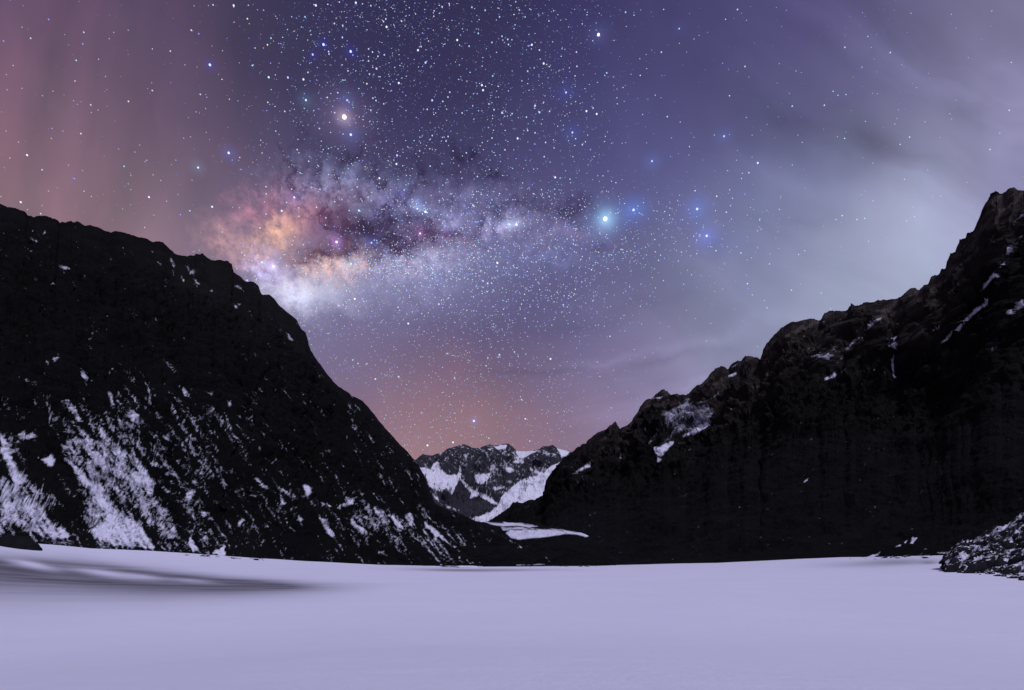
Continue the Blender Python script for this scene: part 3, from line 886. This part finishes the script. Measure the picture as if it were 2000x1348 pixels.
# ---- talus cone at the right edge
RIDGE_T = [(1826, 1101), (1836, 1096), (1850, 1084), (1866, 1070), (1880, 1063), (1900, 1056), (1920, 1044), (1940, 1032), (1965, 1025), (1985, 1010), (2000, 1001), (2100, 950), (2300, 860)]
FOOT_T = [(1826, 1110), (1836, 1112), (1860, 1119), (1880, 1121), (1920, 1130), (1950, 1134), (2000, 1138), (2300, 1175)]


def snow_t(PX, PY, s):
    n1 = streak(PX, PY, -40, 20, 7, seed=303, gain=0.6)
    n2 = fbm(PX / 4, PY / 4, oct=4, seed=311)
    S = 0.62 + 1.1 * (n1 - .5) + 0.4 * (n2 - .5) - 0.35 * gau(PX, PY, 1945, 1065, 22, 20) - 0.2 * gau(PX, PY, 2000, 1040, 40, 30)
    return S, 0 * PX


mt, VT = relief("scree_slope", mat_talus, 1846, 2300, 0.9, 150, RIDGE_T, FOOT_T, [(1826, 205), (2000, 168), (2300, 130)], [(1826, 225), (2000, 265), (2300, 230)],
                1.0, 4.6, 16, snow_t, (80, 0.5), 171, 0.4, crest=5.0)
tag(mt, "snow dusted scree slope spilling onto the snow field at the right", "scree", kind="structure")


# ------------------------------------------------------------------ snow field
def ground_z(X, Y):
    r = np.hypot(X, Y)
    a = np.arctan2(X, Y)
    ac = np.clip(a, -1.15, 1.1)
    px = 1000 + F * np.tan(ac)
    ye, Ye = line(EDGE, px), line(EDGE_Y, px)
    ze = CAM_H + (HY - ye) / F * Ye
    re = Ye / np.cos(ac)
    front = 0.5 + 0.5 * np.cos(np.clip((np.abs(a) - 1.0) / 1.2, 0, 1) * math.pi)
    z = ze * front * np.clip(r / re, 0, 1) ** 3.0
    z = z + 4.7 * np.exp(-(r / 30.0) ** 2)  # added mound under the camera, tilts near snow off the moon to darken it
    z = z + 0.8 * (fbm(X / 70 + 3.3, Y / 70, oct=3, seed=431) - .5) * sstep(10, 60, r) * sstep(420, 200, r)
    z = z + 0.22 * (fbm(X / 26, Y / 26, oct=4, seed=401) - .5) * sstep(4, 60, r) * 2
    z = z + 0.035 * (fbm(X / 1.7 + Y * .12, Y / 4.0, oct=4, seed=411) - .5)
    return z


aa = np.concatenate([np.radians(np.arange(-180, -44, 2.0)), np.radians(np.arange(-44, 44, 0.11)), np.radians(np.arange(44, 180.1, 2.0))])
rr = np.concatenate([np.linspace(0.3, 20, 24), CAM_H * F / np.arange(1436.0 - HY, 8.5, -0.75), np.geomspace(900, 60000, 24)])
A, R = np.meshgrid(aa, rr)
GX, GY = R * np.sin(A), R * np.cos(A)
GZ = ground_z(GX, GY)
with np.errstate(divide='ignore', invalid='ignore'):
    gpx = np.where(GY > 1, 1000 + F * GX / np.maximum(GY, 1), -9999)
    gpy = np.where(GY > 1, HY + F * (CAM_H - GZ) / np.maximum(GY, 1), 9999)
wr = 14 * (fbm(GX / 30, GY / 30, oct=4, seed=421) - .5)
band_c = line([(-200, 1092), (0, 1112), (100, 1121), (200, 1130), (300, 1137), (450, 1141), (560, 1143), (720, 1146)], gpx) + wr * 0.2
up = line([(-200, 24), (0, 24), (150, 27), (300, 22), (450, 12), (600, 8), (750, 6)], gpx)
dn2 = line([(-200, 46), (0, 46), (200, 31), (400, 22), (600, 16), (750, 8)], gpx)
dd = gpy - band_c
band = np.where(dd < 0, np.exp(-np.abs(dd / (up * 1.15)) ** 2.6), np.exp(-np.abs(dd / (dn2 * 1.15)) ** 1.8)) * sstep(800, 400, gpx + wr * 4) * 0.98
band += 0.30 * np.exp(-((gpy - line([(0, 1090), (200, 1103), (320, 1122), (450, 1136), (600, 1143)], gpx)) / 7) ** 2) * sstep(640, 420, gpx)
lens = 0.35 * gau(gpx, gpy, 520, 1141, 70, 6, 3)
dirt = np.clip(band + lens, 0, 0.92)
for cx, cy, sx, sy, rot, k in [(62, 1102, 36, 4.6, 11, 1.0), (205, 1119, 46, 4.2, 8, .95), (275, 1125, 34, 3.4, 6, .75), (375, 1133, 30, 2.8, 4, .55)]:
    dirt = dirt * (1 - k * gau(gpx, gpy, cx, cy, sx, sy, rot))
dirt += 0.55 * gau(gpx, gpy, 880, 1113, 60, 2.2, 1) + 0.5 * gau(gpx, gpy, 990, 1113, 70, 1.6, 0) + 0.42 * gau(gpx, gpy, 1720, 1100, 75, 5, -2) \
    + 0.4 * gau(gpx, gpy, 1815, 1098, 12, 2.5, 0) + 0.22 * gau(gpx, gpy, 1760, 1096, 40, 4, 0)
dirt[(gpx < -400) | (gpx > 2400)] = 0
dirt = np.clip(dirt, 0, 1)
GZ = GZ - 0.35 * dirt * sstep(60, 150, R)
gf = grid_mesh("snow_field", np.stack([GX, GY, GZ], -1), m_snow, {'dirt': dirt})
tag(gf, "flat lavender white snow field with a grey wind scoured band on its left", "snow field", kind="structure")


# ------------------------------------------------------------------ boulders
def rock_mesh(name, seed, squash=(1, 1, 1), rough=0.5, sub=4, mat=mat_boulder, cuts=9):
    import bmesh
    bm = bmesh.new()
    bmesh.ops.create_icosphere(bm, subdivisions=sub, radius=1.0)
    co = np.array([v.co for v in bm.verts])
    rng = np.random.default_rng(seed)
    # facet by cutting planes
    for k in range(cuts):
        n = rng.normal(size=3)
        n /= np.linalg.norm(n)
        h = rng.uniform(0.55, 0.9)
        d = co @ n - h
        co = co - np.clip(d, 0, None)[:, None] * n * 0.92
    nn = fbm(co[:, 0] * 1.8 + seed, co[:, 1] * 1.8, co[:, 2] * 1.8, oct=5, seed=seed) - 0.5
    co = co * (1 + rough * nn)[:, None] * np.array(squash)
    for v, c in zip(bm.verts, co):
        v.co = c
    me = bpy.data.meshes.new(name)
    bm.to_mesh(me)
    bm.free()
    me.materials.append(mat)
    return me


def place_on(px, py, Y):
    return Vector(((px - 1000) / F * Y, Y, CAM_H + (HY - py) / F * Y))


# big dark boulder on the bank at the left edge
bo = bpy.data.objects.new("boulder", rock_mesh("boulder", 5, (1, 0.8, 0.8), 0.40, 5, mat_bare, 0))
C.objects.link(bo)
bx = (34 - 1000) / F * 238
bo.location = (bx, 238, float(ground_z(np.array([bx]), np.array([238.0]))[0]) - 1.2)
bo.scale = (7.6, 6.5, 7.4)
bo.rotation_euler = (0, 0.08, 0.5)
tag(bo, "big dark rounded boulder on the snow bank at the left edge of the picture", "boulder")

# low bare rock shelf in the middle of the far shore
ro = bpy.data.objects.new("rock_shelf", rock_mesh("rock_shelf", 9, (1, 0.5, 0.12), 0.6, 5))
C.objects.link(ro)
ro.location = place_on(900, 1109.5, 440)
ro.location.z = float(ground_z(np.array([ro.location.x]), np.array([440.0]))[0]) + 0.1
ro.scale = (16, 14, 9)
tag(ro, "long low dark rock shelf lying flat on the far edge of the snow field", "rock")

# scree boulders
rng = np.random.default_rng(4)
kinds = [rock_mesh("scree_boulder", 20 + i, (1.25, 0.8, 0.55), 0.5, 3) for i in range(6)]
rows_t = 150
cnt = 0
for i in range(46):                     # loose rocks that rolled onto the snow
    u = rng.uniform(1850, 2012)
    Y = float(np.interp(u, [1850, 2012], [212, 158])) * rng.uniform(0.93, 1.03)
    X = (u - 1000) / F * Y
    o = bpy.data.objects.new("scree_boulder", kinds[i % 6])
    C.objects.link(o)
    k = 0.35 + 1.0 * rng.random() ** 3
    o.scale = (k, k, k)
    o.location = (X, Y, float(ground_z(np.array([X]), np.array([Y]))[0]) + 0.12 * k)
    o.rotation_euler = (rng.uniform(-.4, .4), rng.uniform(-.5, .2), rng.uniform(0, 6))
    tag(o, "small dark rock lying on flat snow at the foot of the scree slope", "rock", "loose rocks along the foot of the scree")
for i in range(2600):
    if cnt >= 150:
        break
    r_ = int(rng.uniform(6, rows_t - 4))
    c_ = int(rng.uniform(2, 195))
    p = VT[r_, c_]
    u = p[0] / p[1] * F + 1000
    v = HY - (p[2] - CAM_H) / p[1] * F
    if u > 2030 or p[2] < float(ground_z(np.array([p[0]]), np.array([p[1]]))[0]) - 0.3:
        continue
    big = rng.random() ** 2.5
    o = bpy.data.objects.new("scree_boulder", kinds[cnt % 6])
    C.objects.link(o)
    k = 0.7 + 2.9 * big
    o.scale = (k, k, k)
    o.location = p + np.array([0, 0, 0.12 * k])
    o.rotation_euler = (rng.uniform(-.35, .35), -0.65 + rng.uniform(-.3, .3), rng.uniform(-.6, .6))
    tag(o, "dark angular rock half sunk in the snowy scree slope at the right edge", "rock", "rocks scattered over the scree slope")
    cnt += 1
o = bpy.data.objects.new("boulder", rock_mesh("scree_large_boulder", 44, (1.0, 0.8, 0.85), 0.45, 4))
C.objects.link(o)
pp = VT[85, int((1938 - 1846) / 0.9)]
o.location = pp + np.array([0, 0, -0.2])
o.scale = (3.4, 2.6, 3.4)
o.rotation_euler = (0.1, -0.5, 0.4)
tag(o, "largest smooth dark boulder in the middle of the scree slope at the right", "boulder")


# small rocks melted out along the shore
for i in range(54):
    lo, hi, gl = [(1660, 1855, "right"), (360, 520, "left"), (940, 1180, "middle")][i % 3]
    u = rng.uniform(lo, hi)
    Y = float(line(EDGE_Y, u)) * rng.uniform(0.90, 0.972)
    X = (u - 1000) / F * Y
    o = bpy.data.objects.new("shore_rock", kinds[i % 6])
    C.objects.link(o)
    k = 0.4 + 1.3 * rng.random() ** 2.5
    o.scale = (1.5 * k, k, 0.8 * k)
    o.location = (X, Y, float(ground_z(np.array([X]), np.array([Y]))[0]) + 0.1 * k)
    o.rotation_euler = (rng.uniform(-.3, .3), rng.uniform(-.3, .3), rng.uniform(0, 6))
    tag(o, "tiny dark rock poking out of the snow along the %s of the far shore" % gl, "rock", "tiny rocks along the %s of the far shore" % gl)


# ------------------------------------------------------------------ stars
m_star, t, b, out = new_mat("star_light")
oi = b.new('ShaderNodeObjectInfo')
em = b.new('ShaderNodeEmission')
t.links.new(oi.outputs['Color'], em.inputs[0])
b.put(em.inputs[1], oi.outputs['Alpha'])
t.links.new(em.outputs[0], out.inputs[0])
m_star.cycles.emission_sampling = 'NONE'
m_sf, t, b, out = new_mat("faint_star_light")
at = b.new('ShaderNodeAttribute')
at.attribute_name = 'tint'
em = b.new('ShaderNodeEmission')
t.links.new(at.outputs['Color'], em.inputs[0])
t.links.new(em.outputs[0], out.inputs[0])
m_sf.cycles.emission_sampling = 'NONE'

RS = 60000.0


def star_pos(px, py):
    d = Vector(((px - 1000) / F, 1.0, (HY - py) / F)).normalized()
    return d * RS + Vector((0, 0, CAM_H)), d.y * RS / F


TINT = {'w': (.62, .75, 1), 'b': (.26, .38, 1), 'c': (.45, .80, 1), 'y': (1, .90, .74), 'm': (1, .72, 1), 'r': (1, .55, .55), 'l': (.8, .74, 1)}
# zoom windows: (scale, ox, oy, [(x, y, size, tint)])
ST = [
    (3.21, 0, 0, "170,973,3w 130,1268,3w 264,1065,2c 192,240,2w 22,258,2b 305,122,2b 525,203,2w 478,379,2c 138,171,1w 82,411,1y 40,468,1w 519,276,2b 430,283,1b 685,243,1c 804,190,1w 713,204,1w 662,480,1w 569,658,2w 573,706,1w 461,632,1w 615,690,1w 805,636,2y 955,568,2w 507,838,2y 326,806,1w 322,868,1y 394,822,1w 429,1036,1w 518,1070,1c 778,1043,2c 804,1153,1w 821,1100,1w 821,1190,1w 960,1097,1y 909,1014,1w 876,910,1w 846,954,1w 934,1236,3w 573,1232,1y 264,1289,1w 255,1340,2w 304,1198,1y 1116,1219,1w 1190,1322,2w 1330,1297,3w 1242,1051,3c 1434,959,4b 1316,407,4b 1256,592,2w 1246,212,2b 1199,190,2y 1068,321,2w 1465,35,3w 1336,31,2w 1551,118,2y 1217,37,1r 1159,407,1w 1152,866,1w 1293,830,1r 1230,702,1w 1289,681,1w 1582,411,2w 1560,240,1b 1395,318,1w 266,600,1w 116,891,1y 38,822,1w 6,1233,1y 1204,1130,1w"),
    (4.085, 400, 0, "469,82,2b 886,44,3w 800,135,2c 1034,188,2w 1100,204,2c 1205,22,3w 1325,46,2w 947,356,4b 861,436,3b 1164,411,4b 988,412,2w 991,431,2c 500,358,2y 528,305,2c 510,617,3c 663,619,3b 787,634,3w 1370,548,3b 1306,487,2w 1307,391,2w 1338,416,2w 1381,450,2w 1432,438,2w 1142,566,2w 1314,592,2w 1293,669,2y 1548,663,3w 1061,740,2w 977,778,2w 807,799,3c 1136,800,3b 1036,900,2w 1113,934,6y 1165,1075,4b 1341,784,2w 1366,803,2w 1428,829,2w 1324,880,2w 503,817,2w 638,889,2w 679,884,1w 914,1026,2w 592,1073,1w 737,1194,2w 829,1287,2w 444,1158,1w 1534,1240,3b 1529,1309,3w 1120,1193,1c 1450,215,3y 1444,152,2w 1426,173,2w 1098,300,2w 823,578,2c 565,130,1w 1570,170,2w 1490,723,1w 1436,979,1c 1331,993,1w"),
    (4.085, 800, 0, "92,372,2w 67,401,3w 127,500,3b 380,320,3w 260,56,2w 316,30,2w 497,59,2w 603,83,2c 718,135,2c 876,80,2w 475,369,2c 657,339,2c 789,356,2w 783,315,2w 737,290,2c 975,358,3w 1036,400,2w 1070,507,3w 548,267,2c 1507,277,5w 1331,416,2w 1335,530,2w 942,568,2c 663,607,2c 577,680,3w 586,720,3w 540,748,2b 321,736,2w 306,775,2w 180,801,3b 141,873,2w 265,810,2w 419,902,2w 633,830,2c 674,875,2w 738,900,3b 767,890,2b 818,907,2w 1001,844,3b 1036,897,3b 1117,888,2w 932,935,2c 629,1018,2b 307,1090,2w 291,1126,2w 181,1082,2w 657,1102,2w 862,1105,3w 1001,1060,2w 942,1042,2c 1085,1137,2w 761,1196,2w 453,1220,2w 164,1326,2w 1248,738,3b 1299,1058,3b 1411,887,3w 1464,863,2w 1493,910,3w 1414,940,1b 1378,1155,2w 1443,1194,2b 1074,1251,2w 1573,582,2c 1183,118,1w"),
    (2.246, 1200, 0, "284,126,2c 349,171,1w 206,229,2w 540,42,2c 754,45,1w 1655,49,2b 1284,142,1w 1011,208,2c 1127,208,1w 1210,231,2w 1086,295,2b 1552,254,1b 1732,484,2w 1648,656,2w 1295,602,2w 475,278,1w 573,292,2w 590,338,1w 767,410,1w 780,466,2w 921,462,2w 719,513,1w 669,546,1w 805,593,1y 824,625,1w 978,600,1w 232,512,2c 481,598,3b 505,591,1b 539,661,1w 629,715,3c 590,758,2w 349,603,1w 165,707,3b 1089,692,1b 1134,716,2b 354,837,2w 449,861,2y 491,931,2w 451,968,1w 999,946,2w 1064,963,2w 1112,958,1w 1310,910,1w 1320,962,1w 777,1273,2w 307,1153,1c 321,1186,1w 472,1182,1w 446,1100,2w 420,1069,1w 555,1110,2w 505,1105,1w 753,1121,1w 903,1173,1w 1154,412,1w 49,54,2w 84,921,4b 363,917,4b 405,1035,4b"),
    (4.085, 400, 300, "488,264,2w 490,322,2w 714,350,3l 750,434,2w 751,502,2w 693,284,2w 919,286,2w 653,390,2w 614,457,3c 891,429,2w 440,593,2y 489,483,2w 546,900,4l 455,868,3c 787,727,2w 1052,706,4m 1330,712,3b 1354,690,2b 1393,197,3w 1303,349,2w 1230,455,3c 1152,455,2c 1217,267,2w 1036,385,2w 966,513,2w 318,813,2w 497,998,2w 1603,852,2m 1166,880,3c 338,1012,3b 1068,1213,3b 1197,1160,3y 827,1150,2w"),
    (4.085, 760, 300, "327,100,2w 735,326,2w 881,320,2w 1325,190,3w 704,184,2w 669,413,3b 1016,567,4c 960,566,3c 290,465,4c 225,440,3c 247,638,3m 864,873,3y 478,941,3b 397,1202,3b 785,1036,3b 752,1018,2w 951,1165,2b 1390,1207,2w 1020,913,2w 1491,601,2w 1724,521,6c"),
    (3.333, 600, 600, "1085,741,4b 949,880,3w 783,900,3y 1183,853,2w 1251,310,3b 1349,292,2w 1418,73,2w 1584,337,3w 1165,382,2w 1176,330,2w 910,302,2w 595,453,3b 444,468,3b 658,107,3w 296,344,2w 331,367,2w 388,369,2w 1449,872,2w 1395,602,2w 959,463,2w 1420,727,3b 1911,187,1w 1971,190,2w 1955,714,1w"),
]
UNIQ = {  # by approximate photo position
    (672, 229): "big pinkish white star with a wide soft halo, brightest in the upper left sky",
    (1182, 428): "brightest star with a pale cyan halo at the right end of the milky way",
    (1237, 410): "white star in a deep blue halo just right of the brightest cyan star",
    (1362, 408): "white star in a faint blue halo straight above the other haloed star on the right",
    (1380, 461): "white star in a strong blue halo beside a small faint blue cluster",
    (1169, 68): "lone bright white star with a soft halo near the top of the dark sky",
    (685, 263): "blue haloed star just below the big pinkish white star",
    (678, 196): "blue haloed star just above the big pinkish white star",
    (597, 196): "teal haloed star alone to the left of the big pinkish white star",
    (447, 299): "blue haloed star at the right margin of the reddish sky",
    (387, 327): "cyan haloed star in the reddish sky nearest the milky way",
    (410, 127): "deep blue star at the upper right corner of the reddish sky",
    (632, 87): "deep blue star at the top, with a close white pair under its right side",
    (685, 101): "deep blue star right of a close white pair near the top",
    (534, 520): "lavender white glowing star just above the left mountain shoulder",
    (657, 473): "magenta tinted glowing star in the dark dust lane of the milky way",
    (831, 414): "bright star at the lower right end of the compact blue white cluster",
    (1009, 439): "bright cyan star at the tip of the elongated white cloud of the milky way",
    (925, 822): "blue haloed star low in the pink sky over the far mountain",
    (53, 303): "bright white star alone in the reddish sky at the left edge",
    (40, 395): "bright white star just above the ridge at the far left",
}


def region(px, py):
    if px < 430:
        return "reddish sky above the left mountain"
    if py > 640 and px < 1200:
        return "pinkish sky over the far mountain"
    if px > 1210:
        return "hazy violet sky on the right"
    if 330 < py < 560:
        return "glowing band of the milky way"
    if py <= 330:
        return "dark blue sky above the milky way"
    return "violet sky just below the milky way"


import bmesh
bm = bmesh.new()
bmesh.ops.create_icosphere(bm, subdivisions=2, radius=1.0)
star_me = bpy.data.meshes.new("star")
bm.to_mesh(star_me)
bm.free()
star_me.materials.append(m_star)
RAD = {1: 1.0, 2: 1.3, 3: 1.75, 4: 2.2, 5: 2.7, 6: 4.0}
LUM = {1: .62, 2: .98, 3: 1.25, 4: 1.7, 5: 1.8, 6: 2.2}
TN = {'w': 'white', 'b': 'blue', 'c': 'pale cyan', 'y': 'warm yellowish', 'm': 'magenta', 'r': 'reddish', 'l': 'lavender'}
SZ = {1: 'tiny dim', 2: 'small', 3: 'bright', 4: 'very bright', 5: 'very bright', 6: 'very bright'}
allst = []
for s_, ox, oy, txt in ST:
    for tok in txt.split():
        x, y, k = tok.split(',')
        px, py = float(x) / s_ + ox, float(y) / s_ + oy
        if not any((px - q[0]) ** 2 + (py - q[1]) ** 2 < 9 for q in allst):
            allst.append((px, py, int(k[:-1]), k[-1]))
allst.sort(key=lambda q: -q[2])
extra = allst[300:]
for px, py, sz, tn in allst[:300]:
    P, pxm = star_pos(px, py)
    o = bpy.data.objects.new("star", star_me)
    C.objects.link(o)
    o.location = P
    r = RAD[sz] * pxm
    o.scale = (r, r, r)
    tcol = TINT[tn]
    if sz >= 3:
        tcol = tuple(0.7 * q + 0.3 for q in tcol)
    o.color = (*tcol, LUM[sz])
    lab = None
    for (ux, uy), L in list(UNIQ.items()):
        if (px - ux) ** 2 + (py - uy) ** 2 < 36:
            lab = L
            del UNIQ[(ux, uy)]
            break
    if lab:
        tag(o, lab, "star")
    else:
        tag(o, "%s %s star in the %s" % (SZ[sz], TN[tn], region(px, py)), "star", "stars in the %s" % region(px, py))

# countless faint stars: one object
rng = np.random.default_rng(12)
M = 190000
sx = rng.uniform(-300, 2300, M)
sy = rng.uniform(-350, 905, M)
mw = gau(sx, sy, 800, 500, 260, 42, -8)
den = 0.15 * sstep(330, 640, sx) * sstep(1330, 1080, sx) * (0.45 + 0.9 * sstep(420, 60, np.abs(sx - 860))) \
    + 0.75 * mw + 0.42 * gau(sx, sy, 850, 560, 260, 70, -6) + 0.25 * gau(sx, sy, 890, 720, 200, 140) + 0.15 * gau(sx, sy, 950, 440, 280, 60) + 0.010
den *= 0.60 + 0.85 * sstep(0.35, 0.65, fbm(sx / 60, sy / 45, oct=4, seed=500))
den *= 1 - 0.75 * np.clip(gau(sx, sy, 640, 440, 80, 40) + gau(sx, sy, 470, 450, 70, 60) + 0.6 * gau(sx, sy, 740, 455, 60, 22) + .5 * gau(sx, sy, 590, 570, 70, 30), 0, 1)
ridge_y = np.where(sx < 830, line(RIDGE_L, sx), np.where(sx > 1110, line(RIDGE_R, sx), line(RIDGE_F, sx)))
keep = (rng.random(M) < den * 1.9) & (sy < ridge_y - 3)
sx, sy = sx[keep], sy[keep]
ncl0 = len(sx)
for cx, cy, sdx, sdy, n in [(812, 401, 10, 6, 70), (826, 410, 9, 5, 60), (1003, 438, 14, 5, 40), (985, 440, 28, 10, 90), (890, 425, 24, 12, 90), (790, 380, 14, 18, 45),
                            (960, 400, 14, 8, 25), (1130, 450, 14, 8, 22), (1425, 476, 26, 10, 22), (512, 515, 12, 8, 25), (890, 738, 14, 8, 20), (820, 520, 80, 18, 520), (870, 540, 90, 26, 350), (650, 560, 60, 30, 120), (930, 470, 60, 18, 150),
                            (740, 510, 40, 14, 200), (690, 520, 20, 10, 60), (900, 500, 60, 18, 200), (770, 470, 24, 14, 60), (1070, 480, 30, 10, 40)]:
    sx = np.concatenate([sx, rng.normal(cx, sdx, n)])
    sy = np.concatenate([sy, rng.normal(cy, sdy, n)])
ne = len(extra)
sx = np.concatenate([sx, [q[0] for q in extra]])
sy = np.concatenate([sy, [q[1] for q in extra]])
n = len(sx)
mag = rng.random(n) ** 3.4
if ne:
    mag[-ne:] = 0.55
mag[ncl0:n - ne] = rng.random(n - ne - ncl0) ** 1.8
rad = 0.50 + 0.72 * mag
lum = 0.22 + 0.85 * mag + 0.16 * rng.random(n)
hue = rng.random(n)
pal = np.array([(.68, .79, 1.0), (.30, .42, 1.15), (.46, .82, 1.0), (1.0, .88, .84)])
tint = pal[np.where(hue < .42, 0, np.where(hue < .76, 1, np.where(hue < .92, 2, 3)))]
lum = lum * np.where(hue < .48, 1.0, 1.15) * (1 - 0.28 * sstep(560, 680, sy))
rad = rad * (1 - 0.12 * sstep(560, 680, sy))
D = np.stack([(sx - 1000) / F, np.ones(n), (HY - sy) / F], -1)
D /= np.linalg.norm(D, axis=1, keepdims=True)
ctr = D * RS + np.array([0, 0, CAM_H])
rw = rad * D[:, 1] * RS / F
octv = np.array([(1, 0, 0), (-1, 0, 0), (0, 1, 0), (0, -1, 0), (0, 0, 1), (0, 0, -1)], float)
octf = np.array([(0, 2, 4), (2, 1, 4), (1, 3, 4), (3, 0, 4), (2, 0, 5), (1, 2, 5), (3, 1, 5), (0, 3, 5)])
VV = (ctr[:, None, :] + octv[None] * rw[:, None, None]).reshape(-1, 3)
FF = (octf[None] + 6 * np.arange(n)[:, None, None]).reshape(-1, 3)
me = bpy.data.meshes.new("star_field")
me.vertices.add(len(VV))
me.vertices.foreach_set('co', VV.reshape(-1).astype(np.float32))
me.loops.add(len(FF) * 3)
me.polygons.add(len(FF))
me.loops.foreach_set('vertex_index', FF.reshape(-1).astype(np.int32))
me.polygons.foreach_set('loop_start', np.arange(0, len(FF) * 3, 3, dtype=np.int32))
ca = me.attributes.new('tint', 'FLOAT_COLOR', 'POINT')
cc = np.concatenate([tint * lum[:, None], np.ones((n, 1))], 1)
ca.data.foreach_set('color', np.repeat(cc, 6, 0).reshape(-1).astype(np.float32))
me.update(calc_edges=True)
me.materials.append(m_sf)
sf = bpy.data.objects.new("star_field", me)
C.objects.link(sf)
tag(sf, "countless faint pinprick stars filling the night sky and milky way", "stars", kind="stuff")
print("stars", len(allst), "faint", n, "unused labels", list(UNIQ.values()))
